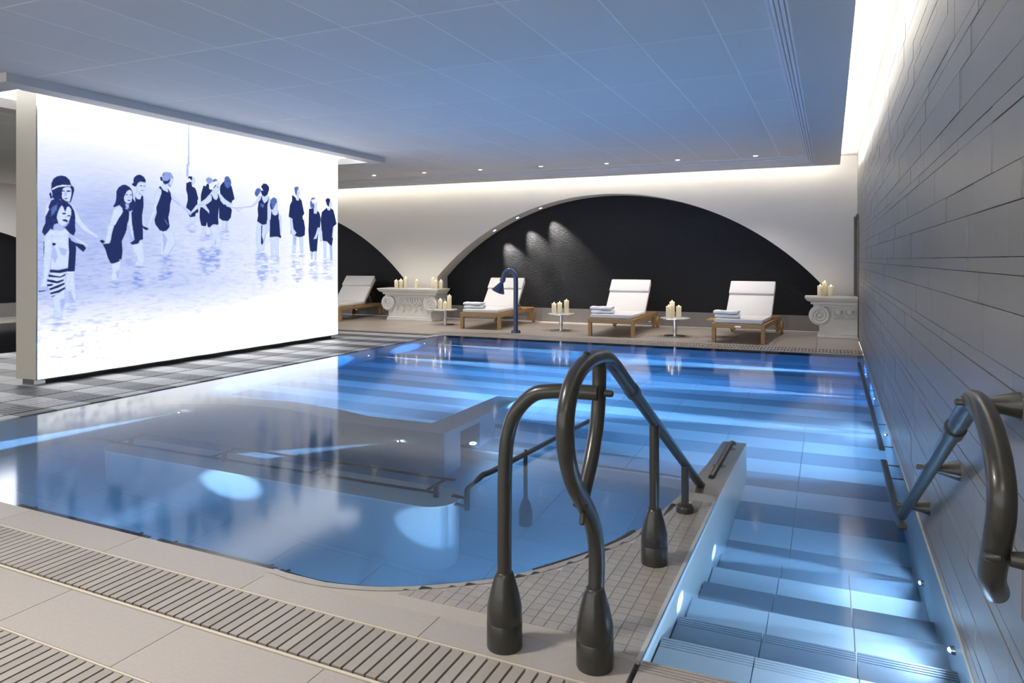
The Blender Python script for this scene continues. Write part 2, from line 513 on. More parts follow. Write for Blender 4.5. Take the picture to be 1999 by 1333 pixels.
# ---- water
wt = MB()
wt.box(XL - 0.02, XR, 2.20, YF + 0.02, -1.40, -0.008)
water = wt.build('pool_water', M['water'])
tag(water, 'still clear blue water filling the main swimming pool', 'water'); water['kind'] = 'stuff'
wt = MB(); wt.box(-15.5, -10.5, 2.0, 12.5, -0.8, -0.008)
water2 = wt.build('pool_water', M['water'])
tag(water2, 'strip of blue water seen left of the lightbox beyond the striped deck', 'water'); water2['kind'] = 'stuff'
p2 = MB()
p2.box(-15.7, -10.3, 1.8, 12.7, -1.0, -0.8)
p2.box(-15.7, -15.5, 1.8, 12.7, -0.8, -0.02); p2.box(-10.5, -10.45, 1.8, 12.5, -0.8, -0.02); p2.box(-15.5, -10.5, 12.5, 12.7, -0.8, -0.02)
p2.build('second_pool_shell', M['pool_light'], kind='structure')

# ---- striped deck left of the pool
d = MB(); d.box(-10.5, XL - 0.18, 2.4, 10.83, -0.3, -0.03); d.box(-10.5, XL - 0.03, 2.4, 10.83, -0.3, -0.03)
deck = d.build('deck', M['channel'], kind='structure')
Y0 = 3.77 - 0.31 * 4
def deck_tile(x0, x1, y0, y1, m, slot):
    key = ('d', round(x1 - x0, 3), m, slot)
    if key not in me_cache:
        W = (x1 - x0) - 0.006; H = 0.31; t = MB()
        if slot:
            s0 = W - 0.30
            t.box(0, s0, 0.001, H - 0.001, -0.025, 0)
            n = 6; p = (H - 0.002) / n
            for i in range(n): t.box(s0, W, 0.001 + i * p, 0.001 + (i + 1) * p - 0.011, -0.02, 0)
            t.box(W - 0.012, W, 0.001, H - 0.001, -0.025, 0)
        else: t.box(0, W, 0.001, H - 0.001, -0.025, 0)
        me_cache[key] = t.mesh('deck_tile', M[m])
    link('deck_tile', me_cache[key], deck, (x0, y0, 0))
colx = [(-6.265, -6.12, 0), (-6.86, -6.275, 1), (-7.45, -6.87, 1), (-8.06, -7.46, 0), (-8.66, -8.07, 0), (-9.26, -8.67, 0), (-9.86, -9.27, 0), (-10.46, -9.87, 1)]
for r in range(26):
    y0 = Y0 + 0.31 * r
    if y0 + 0.31 > 10.84: break
    for ci, (x0, x1, sl) in enumerate(colx):
        deck_tile(x0, x1, y0, y0 + 0.31, 'deck_dark' if r % 2 == 0 else 'deck_light', sl)

# ---- far floor
f = MB(); f.box(-17, XR, 10.83, 14.1, -0.3, -0.03)
ffl = f.build('far_floor', M['channel'], kind='structure')
x = XR - 0.004
while x > -15:
    x0 = x - 0.60
    for (y0, y1) in ((10.835, 10.93), (11.39, 11.99), (11.99, 12.59), (12.59, 13.19), (13.19, 13.97)):
        floor_piece(x0, x, y0, y1, 0.0, 'far_stone', ffl, 'floor_tile', th=0.03)
    x = x0
for (ya, yb) in ((10.935, 11.09), (11.165, 11.32)):
    t = MB(); xx = XR - 0.01
    while xx > -6.4:
        t.box(xx - 0.029, xx, ya, yb, -0.02, -0.001); xx -= 0.046
    t.build('grate_slats', M['far_stone'], ffl, kind='stuff')
t = MB(); t.box(-15, XR, 11.09, 11.165, -0.02, 0.0); t.box(-15, XR, 11.32, 11.39, -0.02, 0.0); t.box(-15, -6.4, 10.93, 11.4, -0.02, -0.001)
t.build('floor_border', M['far_stone'], ffl)

# ---- right wall, slate tiles in uneven courses
wallr = MB().box(XR + 0.008, XR + 0.25, -4, YD + 0.2, -0.02, 3.3).build('wall_right', M['slate_joint'], kind='structure')
zs = [3.07, 2.985, 2.89, 2.75, 2.705, 2.61, 2.47, 2.377, 2.332, 2.229, 2.092, 2.045, 1.948, 1.81, 1.72, 1.675, 1.536, 1.441, 1.306,
      1.261, 1.168, 1.025, 0.98, 0.885, 0.745, 0.65, 0.605, 0.465, 0.37, 0.325, 0.185, 0.09, 0.045, 0.0]
wt_list = []
for i in range(len(zs) - 1):
    z1, z0 = zs[i], zs[i + 1]
    y = 0.2 + rnd.uniform(0, 0.6)
    while y < 13.4:
        L = 0.60 if (z1 - z0) > 0.06 else 0.60
        wt_list.append((y, min(y + L, 13.4), z0, z1)); y += L
wt_list.sort(key=lambda q: (q[0] < 1.4, q[0]))
big = wt_list[:300]; rest = wt_list[300:]
for (y0, y1, z0, z1) in big:
    key = ('w', round(y1 - y0, 3), round(z1 - z0, 3))
    if key not in me_cache:
        H = z1 - z0; L = y1 - y0
        me_cache[key] = MB().box(-0.012, 0.012, 0.0003, L - 0.0003, 0.0010, H - 0.0010, bev=0.0009).mesh('wall_tile', M['slate'])
    link('wall_tile', me_cache[key], wallr, (XR + 0.011 + rnd.uniform(-0.0012, 0.0012), y0, z0))
t = MB()
for (y0, y1, z0, z1) in rest: 
    dx = rnd.uniform(-0.001, 0.001); t.box(XR - 0.001 + dx, XR + 0.02, y0 + 0.0005, y1 - 0.0005, z0 + 0.0015, z1 - 0.0015)
t.build('wall_tiles', M['slate'], wallr, kind='stuff')
t = MB(); t.box(XR - 0.05, XR + 0.0, 13.40, 13.50, 0, 2.02); t.box(XR - 0.035, XR + 0.0, 12.62, 13.40, 1.98, 2.02); t.box(XR - 0.012, XR, 12.62, 12.68, 0, 2.0)
t.build('door_1', M['doorframe'], kind='structure')

# ---- far wall with its two arches
R_ = 5.187; ZCEN = -2.612
ARCH = [(-3.994, -7.79, -0.13), (-12.48, -16.3, -8.65)]
def arch_z(cx, x): return ZCEN + math.sqrt(R_ * R_ - (x - cx) ** 2)
fw = MB()
N_ = 64
for cx, xa, xb in ARCH:
    top = []
    for k in range(N_ + 1):
        x = xa + (xb - xa) * k / N_; top.append((x, arch_z(cx, x)))
    vs = []; 
    for x, z in top: vs += [(x, YW, z), (x, YW, 3.3), (x, YD, z)]
    fs = []
    for k in range(N_):
        o = 3 * k; fs += [(o, o + 3, o + 4, o + 1)]
    fw.add(vs, fs)
    fw.add(vs, [(3 * k + 2, 3 * k + 5, 3 * k + 3, 3 * k) for k in range(N_)], 0, True)
    for x in (xa, xb):
        z = arch_z(cx, x); fw.add([(x, YW, 0), (x, YD, 0), (x, YD, z), (x, YW, z)], [(0, 1, 2, 3)])
for xa, xb in ((-0.13, XR + 0.1), (-8.65, -7.79), (-18, -16.3)):
    fw.add([(xa, YW, 0), (xb, YW, 0), (xb, YW, 3.3), (xa, YW, 3.3)], [(0, 1, 2, 3)])
fw.build('wall_far', M['plaster'], kind='structure')
for cx, xa, xb in ARCH:
    t = MB(); t.box(xa - 0.05, xb + 0.05, YD, YD + 0.1, 0.0, arch_z(cx, cx) + 0.1); t.build('arch_recess', M['dark_wall'], kind='structure')
    pl_ = MB(); pl_.box(xa + 0.001, xb - 0.001, YD - 0.02, YD, 0, 0.28); plo = pl_.build('baseboard_far', M['plinth'], kind='structure')
    x = xb - 0.002
    while x > xa + 0.05:
        x0 = max(xa + 0.002, x - 0.6); t = MB(); t.box(x0 + 0.002, x - 0.002, YD - 0.03, YD - 0.018, 0.002, 0.285); t.build('plinth_tile', M['plinth'], plo); x = x0

# ---- other walls
lw = MB()
lw.box(-17.0, -16.9, -3, 4.5, 0, 3.3)
ya, yb, yc = 4.5, 12.6, 8.55
vs = []; rr = 5.3; zc = 2.1 - rr
for k in range(41):
    y = ya + (yb - ya) * k / 40; vs += [(-16.9, y, zc + math.sqrt(rr * rr - (y - yc) ** 2)), (-16.9, y, 3.3)]
lw.add(vs, [(2 * k, 2 * k + 1, 2 * k + 3, 2 * k + 2) for k in range(40)])
lw.box(-17.0, -16.9, 12.6, 14, 0, 3.3)
lw.build('wall_left', M['plaster'], kind='structure')
t = MB().box(-17.4, -17.3, 4.3, 12.8, 0.0, 2.5).build('arch_recess', M['dark_wall'], kind='structure')
t = MB().box(-17.3, -16.95, 4.3, 12.8, 0.0, 0.3).build('baseboard_left', M['plinth'], kind='structure')
t = MB().box(-17.3, -15.5, 2, 12.7, -0.2, 0.0).build('left_floor', M['far_stone'], kind='structure')

# ---- ceiling
HOLE = (-8.05, -7.07, 4.33, 10.0)          # opening above the lightbox
SLAB = (-8.30, -6.84, 4.09, 10.14)
gx0, gy0, sx, sy = -6.385, 4.319, 0.624, 1.281
XI, YI = -0.392, 12.66                      # inner edges of the tiled field
cg = MB()
for (x0, x1, y0, y1) in ((-17, XI, -3, SLAB[2]), (-17, XI, SLAB[3], YI), (-17, SLAB[0], SLAB[2], SLAB[3]), (SLAB[1], XI, SLAB[2], SLAB[3])):
    cg.box(x0, x1, y0, y1, ZC + 0.001, ZC + 0.02)
ceiling = cg.build('ceiling', M['ceil_grid'], kind='structure')
def sub_rect(r, h):
    x0, x1, y0, y1 = r; a, b_, c, d_ = h
    if x1 <= a or x0 >= b_ or y1 <= c or y0 >= d_: return [r]
    out = []
    if x0 < a: out.append((x0, a, y0, y1)); x0 = a
    if x1 > b_: out.append((b_, x1, y0, y1)); x1 = b_
    if y0 < c: out.append((x0, x1, y0, c))
    if y1 > d_: out.append((x0, x1, d_, y1))
    return out
rest = MB(); cnt = 0
for i in range(-17, 11):
    for j in range(-6, 8):
        r = (gx0 + sx * i + 0.008, min(XI, gx0 + sx * (i + 1)) - 0.008, gy0 + sy * j + 0.008, min(YI, gy0 + sy * (j + 1)) - 0.008)
        if r[1] - r[0] < 0.05 or r[3] - r[2] < 0.05 or r[3] < -3: continue
        parts = [q for q in sub_rect(r, SLAB) if q[1] - q[0] > 0.02 and q[3] - q[2] > 0.02]
        if not parts: continue
        if i >= -8 and j >= -2:
            t = MB()
            for q in parts: t.box(q[0], q[1], q[2], q[3], ZC, ZC + 0.006)
            t.build('ceiling_tile', M['ceil_tile'], ceiling)
        else:
            for q in parts: rest.box(q[0], q[1], q[2], q[3], ZC, ZC + 0.006)
rest.build('ceiling_tiles', M['ceil_tile'], ceiling, kind='stuff')
# stepped moulding (right and far sides)
prof = [(0.0, 3.02), (0.0, 2.975), (0.020, 2.962), (0.030, 2.968), (0.033, 2.945), (0.052, 2.935), (0.060, 2.950), (0.064, 2.925), (0.086, 2.915), (0.094, 2.930), (0.098, 2.905), (0.122, 2.892), (0.130, 2.905), (0.134, 2.888), (0.150, ZS)]
md = MB(); vs = []; n = len(prof)
for (xa, ya) in ((1, -3.0), (0, 0), (2, -17)):
    for (o, z) in prof:
        if xa == 1: vs.append((XI + o, -3.0, z))
        elif xa == 0: vs.append((XI + o, YI + o * 2.2, z))
        else: vs.append((-17, YI + o * 2.2, z))
fs = [(k, k + 1, n + k + 1, n + k) for k in range(n - 1)] + [(n + k, n + k + 1, 2 * n + k + 1, 2 * n + k) for k in range(n - 1)]
md.add(vs, fs); md.build('trim_2', M['molding'], kind='structure')
YSo = YI + 0.15 * 2.2; XSo = XI + 0.15
sf = MB()
sf.box(XSo, 0.14, -3, 13.19, ZS, ZS + 0.02); sf.box(-17, XSo, YSo, 13.19, ZS, ZS + 0.02)
soffit = sf.build('soffit', M['soffit'], kind='structure')
cv_ = MB()
cv_.box(-0.1, XR + 0.02, -3, YW, 3.075, 3.09); cv_.box(-17, -0.1, 13.0, YW, 3.075, 3.09)
cv_.box(-0.12, -0.1, -3, 13.0, 2.9, 3.09); cv_.box(-17, -0.1, 12.98, 13.0, 2.9, 3.09)
cv_.build('cove_ceiling', M['plaster'], kind='structure')
t = MB().box(0.118, 0.136, -3, 13.185, 2.9005, 2.932); t.build('cove_light_strip', M['cove_glow'], soffit)
t = MB().box(-16.9, 0.11, 13.168, 13.186, 2.9005, 2.916); t.build('cove_light_strip', M['cove_glow'], soffit)

# lowered frame over the lightbox, lit inside
fr_ = MB()
a0, a1, c0, c1 = SLAB; h0, h1, k0, k1 = HOLE
for (x0, x1, y0, y1) in ((a0, h0, c0, c1), (h1, a1, c0, c1), (h0, h1, c0, k0), (h0, h1, k1, c1)):
    fr_.box(x0, x1, y0, y1, 2.915, 3.02)
frame = fr_.build('lowered_ceiling_frame', M['soffit'], kind='structure')
rc = MB()
rc.box(a0, a1, c0, c1, 3.16, 3.18); rc.box(a0, a0 + 0.02, c0, c1, 3.0, 3.16); rc.box(a1 - 0.02, a1, c0, c1, 3.0, 3.16)
rc.box(a0, a1, c0, c0 + 0.02, 3.0, 3.16); rc.box(a0, a1, c1 - 0.02, c1, 3.0, 3.16)
rc.build('recess_lining', M['plaster'], frame)
t = MB(); t.box(-7.03, -6.95, 4.3, 10.0, 3.03, 3.045); t.box(-8.2, -8.12, 4.3, 10.0, 3.03, 3.045); t.box(-8.05, -7.1, 4.16, 4.22, 3.03, 3.045); t.box(-8.05, -7.1, 10.02, 10.08, 3.03, 3.045)
t.build('recess_light_strip', M['recess_glow'], frame)

# ================================================================== LIGHTBOX with a printed beach photograph
# figures of the print, outlines in millimetres on the print (along, up); first letter = tone, r = soft reflection
FIGS = """Mr 329,828 422,823 406,697 299,668 314,755
Mr 169,678 273,670 262,598 173,540
Mr 831,1057 923,1059 958,983 935,984 775,989
Mr 1137,1215 1248,1220 1236,973 1095,978
Mr 1491,1347 1611,1353 1692,1262 1611,1047 1459,1051 1504,1206
Mr 1853,1694 1907,1750 2009,1759 2015,1632 1925,1609
Mr 2095,1614 2277,1660 2284,1560 2095,1530
Mr 2407,1706 2554,1722 2588,1588 2440,1512
Mr 2046,1440 2440,1461 2427,1358 2414,1153 2182,1106 2070,1257
Mr 3062,1409 3232,1418 3315,1307 3315,1063 3172,831 3071,1198
Mr 3356,1352 3536,1353 3515,1051 3483,894 3377,1054
Mr 3800,1393 4077,1395 4053,1039 3925,917 3823,1044
Mr 4220,1284 4391,1284 4404,943 4208,1036
Mr 4542,1308 4775,1283 4762,941 4529,1029
Hs 149,2038 149,2090 172,2143 211,2173 257,2185 304,2180 345,2148 362,2097 392,2073 398,2041 385,1993 365,1926 351,1905 271,1919 224,1941 178,1964 159,1994
Ss 271,2049 297,2068 351,2076 368,2045 368,1999 358,1952 348,1911 297,1921 264,1944 257,1996
Ws 156,2039 205,2069 271,2090 358,2093 368,2084 297,2074 224,2061 159,2023
Hs 127,1985 146,1999 159,1936 140,1935
Hs 165,2027 231,2039 264,1997 257,1944 205,1914 159,1949
Ns 311,2028 334,2037 358,2031 357,2023 314,2019
Ns 264,2029 294,2030 291,2021 267,2020
ms 287,2015 318,2014 318,1972 287,1966
Ns 284,1945 307,1951 331,1950 307,1940
Ss 95,1880 146,1916 153,1814 88,1714 79,1803
Ss 324,1897 379,1887 420,1824 482,1714 567,1631 676,1560 772,1514 780,1450 735,1449 683,1519 567,1563 475,1614 420,1678 385,1729
ms 392,1730 420,1705 489,1628 574,1577 683,1532 683,1512 567,1560 475,1610 413,1674
Ns 337,1537 414,1479 418,1405 410,1271 402,1167 318,1168 329,1256 341,1367 333,1441
Ns 68,1472 79,1501 75,1315 70,1308
Ws 310,1168 402,1170 398,1155 310,1157
Ss 310,1153 398,1159 406,1032 418,920 422,830 345,835 314,925 295,1036
ms 322,961 360,960 406,839 345,838
Hs 120,1844 146,1910 192,1939 257,1924 318,1909 365,1873 399,1816 409,1750 406,1664 413,1605 392,1554 351,1576 297,1633 244,1644 205,1681 172,1603 140,1621 114,1575 82,1542 53,1579 63,1624 88,1676 88,1740 127,1819
Gs 146,1833 218,1889 205,1811 146,1743
Ss 79,1542 127,1601 192,1616 297,1627 338,1589 334,1442 72,1438
ms 178,1667 224,1676 271,1645 284,1610 224,1601 165,1615
Ss 218,1798 244,1852 271,1886 324,1884 365,1834 365,1781 345,1714 297,1659 257,1645 224,1676 205,1739
Hs 244,1891 297,1908 351,1872 318,1857 297,1803 277,1854
Ns 264,1790 304,1794 305,1779 271,1776
Ns 324,1772 355,1770 351,1759 326,1759
ms 297,1764 318,1759 324,1739 297,1741
Ns 264,1720 297,1725 328,1715 318,1696 277,1707
ms 238,1657 297,1666 338,1707 345,1694 297,1640 251,1638
Ss 151,1546 329,1551 341,1382 329,1205 136,1192 151,1329
ms 162,1438 195,1417 217,1330 187,1257 151,1329
ms 224,1432 322,1404 299,1330 247,1359
Ns 162,1474 202,1466 184,1442 160,1445
Ss 79,1544 158,1546 158,1438 151,1366 144,1257 115,1114 107,1049 97,999 29,1016 43,1044 64,1115 68,1258 75,1401
ms 29,1016 97,1017 90,971 15,963
Ns 16,974 90,978 87,971 18,963
ms 345,1537 453,1525 564,1452 568,1384 548,1373 508,1376 414,1450 375,1479
Ns 345,1508 414,1476 500,1459 532,1421 500,1380 422,1442 375,1471
Ss 345,1567 414,1535 500,1493 568,1445 548,1433 453,1480
Ss 140,1196 326,1205 299,1109 295,992 239,950 144,904 107,1027 107,1078 129,1135
Ns 136,1192 224,1185 329,1205 314,1168 239,1155 133,1164
Ns 122,1142 195,1126 247,1118 307,1150 292,1124 247,1107 173,1112 120,1117
Ns 107,1091 158,1084 210,1068 284,1089 277,1070 217,1047 165,1055 105,1071
Ns 104,1038 151,1044 173,1031 136,1019 107,1020
Ns 126,994 210,1024 292,1052 288,1032 224,1002 136,976
Ns 135,951 224,973 295,1005 298,988 232,950 144,934
Ns 144,912 195,923 224,932 173,906
Ss 158,903 232,943 295,984 295,815 273,743 265,678 173,678 173,786 162,874
ms 239,870 295,889 292,808 254,752
Hs 1113,2223 1125,2257 1162,2287 1205,2297 1254,2276 1279,2240 1279,2212 1205,2216 1174,2197 1149,2151 1119,2154 1092,2173 1119,2197
Ss 1131,2052 1155,2103 1223,2071 1223,2027 1186,2003 1149,2021
Ss 1149,2151 1180,2197 1223,2215 1276,2212 1289,2169 1273,2119 1236,2077 1198,2069 1168,2088 1149,2119
Ns 1198,2168 1229,2174 1231,2165 1202,2161
Ns 1248,2170 1268,2170 1267,2163 1249,2161
Ns 1211,2114 1248,2119 1236,2110
ms 1174,2078 1223,2074 1205,2058 1180,2062
Ns 1137,2037 1162,2006 1205,2004 1229,2060 1245,2040 1251,1931 1239,1876 1229,1793 1236,1639 1107,1635 1092,1759 1089,1840 1143,1945
Ss 1248,2051 1267,1998 1248,1904 1242,1849 1267,1724 1298,1671 1248,1663 1236,1739 1229,1821 1248,1920
Ns 1107,1700 1239,1705 1242,1536 1198,1524 1180,1486 1107,1466 1071,1489 1125,1523 1119,1587
Ss 1089,1468 1180,1486 1239,1531 1254,1373 1267,1318 1242,1220 1143,1221 1125,1237 1162,1307 1125,1372
ms 1149,1372 1168,1318 1143,1242 1125,1232 1152,1307
Ns 1236,1696 1311,1671 1317,1655 1286,1646 1248,1663
Hs 897,2033 897,2075 923,2120 970,2153 1011,2160 1065,2138 1095,2103 1110,2051 1107,2007 1143,1967 1143,1924 1113,1879 1065,1854 1029,1895 981,1881 935,1920 865,1889 857,1904 883,1943 894,1991
Ss 888,1891 929,1909 970,1886 981,1849 958,1805 929,1762 900,1697 865,1622 783,1619 814,1719 848,1825 860,1863
Ss 1059,1832 1089,1840 1101,1631 1029,1628 1053,1731
ms 1029,1691 1101,1694 1119,1571 1131,1534 1089,1500 1059,1516 1065,1585 1035,1649
Ss 1059,1692 1101,1694 1113,1598 1125,1544 1089,1565 1077,1613
Ns 970,1886 999,1887 1053,1870 1059,1832 1053,1757 1035,1714 1023,1628 857,1622 877,1680 929,1772 964,1816 981,1849
Ss 1005,2042 1029,2087 1065,2111 1095,2092 1102,2028 1092,1974 1059,1945 1023,1948 996,1972 990,2014
Ns 1017,2047 1042,2051 1041,2042 1020,2040
Ns 1065,2050 1092,2053 1090,2044 1067,2042
ms 1053,2041 1065,2025 1065,2009 1047,2011
Ns 1035,1988 1059,1987 1084,1991 1065,1977 1041,1978
ms 1005,1946 1059,1939 1053,1886 1017,1899
Ns 874,1690 1029,1696 1014,1610 964,1508 973,1392 961,1296 911,1270 865,1252 825,1255 791,1317 763,1405 727,1472 814,1479 831,1526 842,1615
Ss 791,1686 871,1689 848,1615 831,1552 820,1505 797,1478 747,1472 724,1477 758,1509 775,1571
ms 664,1558 719,1544 758,1524 758,1483 724,1477 691,1507
Ns 691,1507 724,1518 758,1498 724,1474
Ss 831,1250 911,1265 958,1296 946,1212 929,1159 923,1059 837,1056 820,1083 848,1161 837,1213
ms 888,1155 935,1180 923,1080 900,1097
Ws 929,1298 961,1301 959,1295 929,1291
Ms 1504,2285 1524,2338 1571,2371 1638,2367 1672,2314 1665,2244 1638,2196 1611,2188 1571,2235 1524,2253
Ss 1631,2298 1665,2307 1669,2239 1638,2202 1611,2222
Hs 1478,2293 1504,2307 1518,2253 1488,2255
Hs 1518,2258 1584,2259 1631,2298 1611,2250 1557,2211 1524,2231
Gs 1504,2313 1524,2349 1557,2372 1531,2327
Ss 1511,2229 1571,2213 1591,2164 1611,2126 1504,2161
Ss 1459,2163 1498,2144 1498,2094 1445,1972 1420,1870 1374,1773 1349,1689 1305,1671 1311,1715 1374,1895 1400,2041 1413,2120
Ss 1624,2133 1672,2085 1768,2018 1768,1966 1645,2043
ms 1638,2065 1768,1983 1768,1966 1645,2040
Ns 1459,2171 1485,2188 1518,2146 1597,2119 1591,2169 1624,2127 1645,2049 1624,1979 1618,1899 1597,1813 1611,1729 1611,1700 1571,1652 1478,1648 1413,1720 1400,1775 1432,1860 1426,1926 1465,2013 1501,2105 1498,2144
Gs 1537,1804 1557,1783 1597,1728 1597,1711 1551,1760
Ns 1420,1713 1618,1722 1611,1693 1571,1652 1518,1639 1472,1660
Ss 1472,1648 1518,1639 1577,1647 1631,1677 1672,1604 1706,1514 1665,1445 1604,1359 1518,1352 1478,1352 1491,1487
ms 1504,1633 1557,1590 1584,1534 1531,1398 1518,1375 1524,1487
ms 1706,1502 1665,1439 1611,1364 1597,1359 1651,1444
Ps 1872,2504 1901,2508 1901,2359 1863,2332
Ps 1901,3449 1913,3451 1917,2496 1885,2493
Hs 1886,2319 1905,2352 1958,2354 1963,2327 1948,2302 1915,2330
Ss 1958,2346 1987,2349 2007,2312 1997,2275 1968,2249 1944,2270 1953,2302
Hs 1905,2282 1944,2286 1958,2225 1901,2219
Ns 1867,2263 1905,2274 1958,2225 2002,2213 2021,2183 2055,2079 2041,2058 2041,1995 1872,1984 1889,2047 1886,2117 1865,2173
Ns 1871,1991 2027,2002 2058,1925 2046,1894 2018,1898 2003,1848 1925,1835 1901,1871 1865,1957
Ss 1922,1833 2009,1848 2009,1764 1931,1770
Ms 2175,2325 2185,2354 2225,2374 2271,2363 2292,2336 2256,2292 2215,2288
Ns 2095,2114 2105,2163 2140,2257 2175,2249 2195,2283 2220,2289 2240,2235 2286,2210 2246,2162 2170,2088 2095,2039
Ns 2089,1971 2120,1973 2220,1915 2233,1880 2195,1788 2182,1737 2145,1728 2101,1739 2076,1832 2076,1911
Ss 2120,1685 2151,1726 2182,1727 2188,1627 2157,1636 2151,1686 2113,1635
Ns 2411,2242 2422,2284 2464,2329 2507,2350 2582,2341 2621,2277 2670,2122 2626,2094 2615,2060 2507,2102 2417,2177
Gs 2485,2348 2496,2398 2534,2423 2572,2410 2604,2368 2610,2331 2582,2274 2539,2253 2496,2291
Ns 2394,2027 2507,2035 2595,2000 2622,1970 2602,1865 2547,1812 2473,1809 2401,1849
Ss 2447,1820 2561,1816 2554,1722 2460,1708
ms 2510,1808 2534,1809 2524,1721 2510,1720
Gs 2286,2312 2297,2349 2338,2361 2380,2349 2323,2327
Ss 2286,2210 2369,2185 2380,2133 2338,2081 2246,2162
Ss 2297,2240 2338,2280 2396,2322 2406,2266 2401,2216 2364,2185 2317,2185 2292,2207
Ws 2225,2241 2251,2284 2323,2327 2385,2346 2396,2330 2338,2292 2292,2243 2271,2213 2235,2218
Hs 2302,2244 2343,2289 2351,2281 2312,2239
Ns 2359,2260 2382,2266 2382,2258 2362,2252
Ns 2170,2012 2507,2035 2394,1992 2381,1868 2388,1766 2362,1755 2342,1762 2297,1762 2233,1714 2207,1728 2195,1788 2226,1885 2236,1926
Ns 2251,2155 2276,2141 2312,2095 2348,2082 2380,2117 2375,2173 2406,2127 2422,2079 2485,2026 2170,2004 2210,2027 2271,2068 2276,2108
Ss 2246,2158 2276,2125 2271,2068 2210,2047 2170,2004 2046,1996 2105,2035 2170,2080
Ss 2369,2181 2417,2164 2507,2106 2637,2045 2539,2030 2454,2048 2411,2111
Ss 2157,2011 2095,1972 2046,1949 1961,1889 1942,1879 1931,1897 1967,1934 2027,2002
Ss 2120,1973 2157,1996 2226,1950 2236,1921 2226,1900 2195,1928
Ss 2507,2033 2540,2035 2643,2013 2712,2007 2782,1996 2754,1984 2608,1998 2534,2009
Ss 1748,1987 1806,1986 1859,1956 1925,1917 1948,1894 1942,1859 1907,1867 1847,1926 1777,1960
ms 1777,1960 1847,1926 1907,1867 1942,1857 1931,1878 1859,1932
Ss 2233,1709 2297,1760 2362,1758 2388,1756 2401,1655 2434,1574 2434,1486 2427,1456 2336,1454 2323,1479 2277,1468 2284,1585 2277,1650
ms 2329,1571 2348,1531 2336,1485 2319,1500
Ss 3131,2205 3172,2208 3151,2133 3111,2101 3003,2035 2839,2010 2791,1993 2744,1948 2689,1980 2689,2008 2744,2018 2858,2033 2973,2048 3062,2119 3101,2166
Ss 3161,2207 3294,2218 3335,2206 3294,2158 3232,2110 3182,2150
Hs 3166,2339 3212,2387 3273,2390 3325,2354 3330,2310 3294,2232 3232,2198 3182,2223 3161,2280 3212,2285
Gs 3042,2233 3071,2294 3121,2317 3172,2296 3151,2250 3091,2187 3057,2199
Ss 3294,2144 3356,2178 3377,2016 3335,1790 3325,1708 3273,1706 3294,1862
Ns 3156,2148 3182,2209 3192,2151 3232,2102 3294,2144 3335,2206 3315,2145 3294,2084 3294,1811 3192,1795 3091,1838 3111,1926 3101,2013 3121,2116
Gs 3161,2105 3232,2080 3212,2035 3151,2060
Ss 3101,1838 3192,1795 3284,1806 3273,1692 3243,1565 3232,1432 3192,1417 3101,1416 3062,1561 3071,1706
Ns 3172,1783 3192,1784 3182,1637 3217,1550 3192,1505 3166,1527
ms 3263,1691 3273,1669 3232,1550 3202,1550
Ss 3284,1869 3335,1872 3325,1730 3294,1670 3263,1691
Ns 3101,1853 3284,1862 3273,1806 3192,1795
Gs 3356,2163 3419,2205 3483,2188 3493,2128 3461,2066 3398,2017 3367,2030 3346,2088
Hs 3346,2088 3367,2119 3388,2031 3367,2022
Ss 3472,2127 3515,2100 3504,2031 3461,1991 3398,2017 3440,2072
Ss 3398,2017 3515,2024 3493,1963 3440,1945 3398,1965
Ss 3525,1980 3579,1937 3590,1718 3547,1716 3525,1874
Ns 3367,1941 3377,2016 3398,1957 3451,1938 3504,1963 3520,2025 3525,1912 3547,1716 3341,1709 3356,1866
Ns 3346,1872 3536,1882 3558,1739 3579,1615 3547,1618 3515,1632 3440,1630 3341,1620
Ss 3536,1882 3590,1885 3579,1649 3558,1656
Ss 3346,1620 3536,1625 3525,1496 3525,1353 3451,1353 3440,1532 3424,1352 3367,1352 3356,1493
Gs 3857,2388 3914,2408 3972,2402 3925,2339 3914,2260 3880,2296
Ss 3925,2347 3972,2382 3995,2322 3972,2249 3914,2252
Ss 3914,2252 3960,2256 3966,2198 3914,2190
Ns 3812,2275 3891,2243 3914,2194 3966,2198 3972,2249 4030,2198 4053,2121 4089,2005 4047,1963 4100,1736 3846,1727 3823,1912 3739,1938 3755,2039 3767,2117 3812,2182
Ns 3823,1896 4077,1909 4106,1784 4100,1673 4030,1643 3948,1641 3846,1665 3800,1671 3778,1732
Ss 3767,1924 3812,1911 3846,1766 3880,1728 3778,1724
Ss 3778,1894 3823,1896 3846,1758 3914,1706 3880,1666 3800,1671
Ss 3829,1656 3914,1643 3891,1393 3812,1393
Ss 3966,1637 4065,1656 4065,1395 3995,1394
ms 3846,1657 3914,1651 3891,1503 3846,1541
Gs 4220,2181 4256,2263 4354,2275 4329,2237 4280,2233 4329,2156 4317,2099 4232,2109
Ws 4244,2230 4354,2255 4354,2182 4280,2177
Ns 4196,2083 4305,2106 4329,2019 4379,2022 4404,2072 4453,2034 4479,1962 4466,1814 4404,1747 4190,1739
Ss 4342,2189 4404,2210 4391,2079 4379,2014 4305,2025
Ns 4196,1915 4453,1928 4441,1813 4404,1592 4385,1422 4329,1429 4293,1413 4226,1428 4202,1564 4184,1747
Ss 4404,1804 4466,1806 4428,1715 4379,1624 4299,1614 4354,1688
ms 4232,1412 4293,1413 4280,1292 4256,1292
Ss 4317,1421 4385,1422 4379,1284 4329,1284
Hs 4593,2257 4657,2295 4722,2275 4709,2216 4670,2146 4631,2177
Ss 4696,2223 4748,2252 4775,2187 4748,2127 4683,2147
Ns 4504,2053 4631,2136 4657,2092 4709,2095 4722,2133 4801,2105 4841,2006 4881,1882 4801,1837 4775,1760 4504,1750 4479,1921
Ss 4657,2137 4703,2132 4696,2094 4657,2096
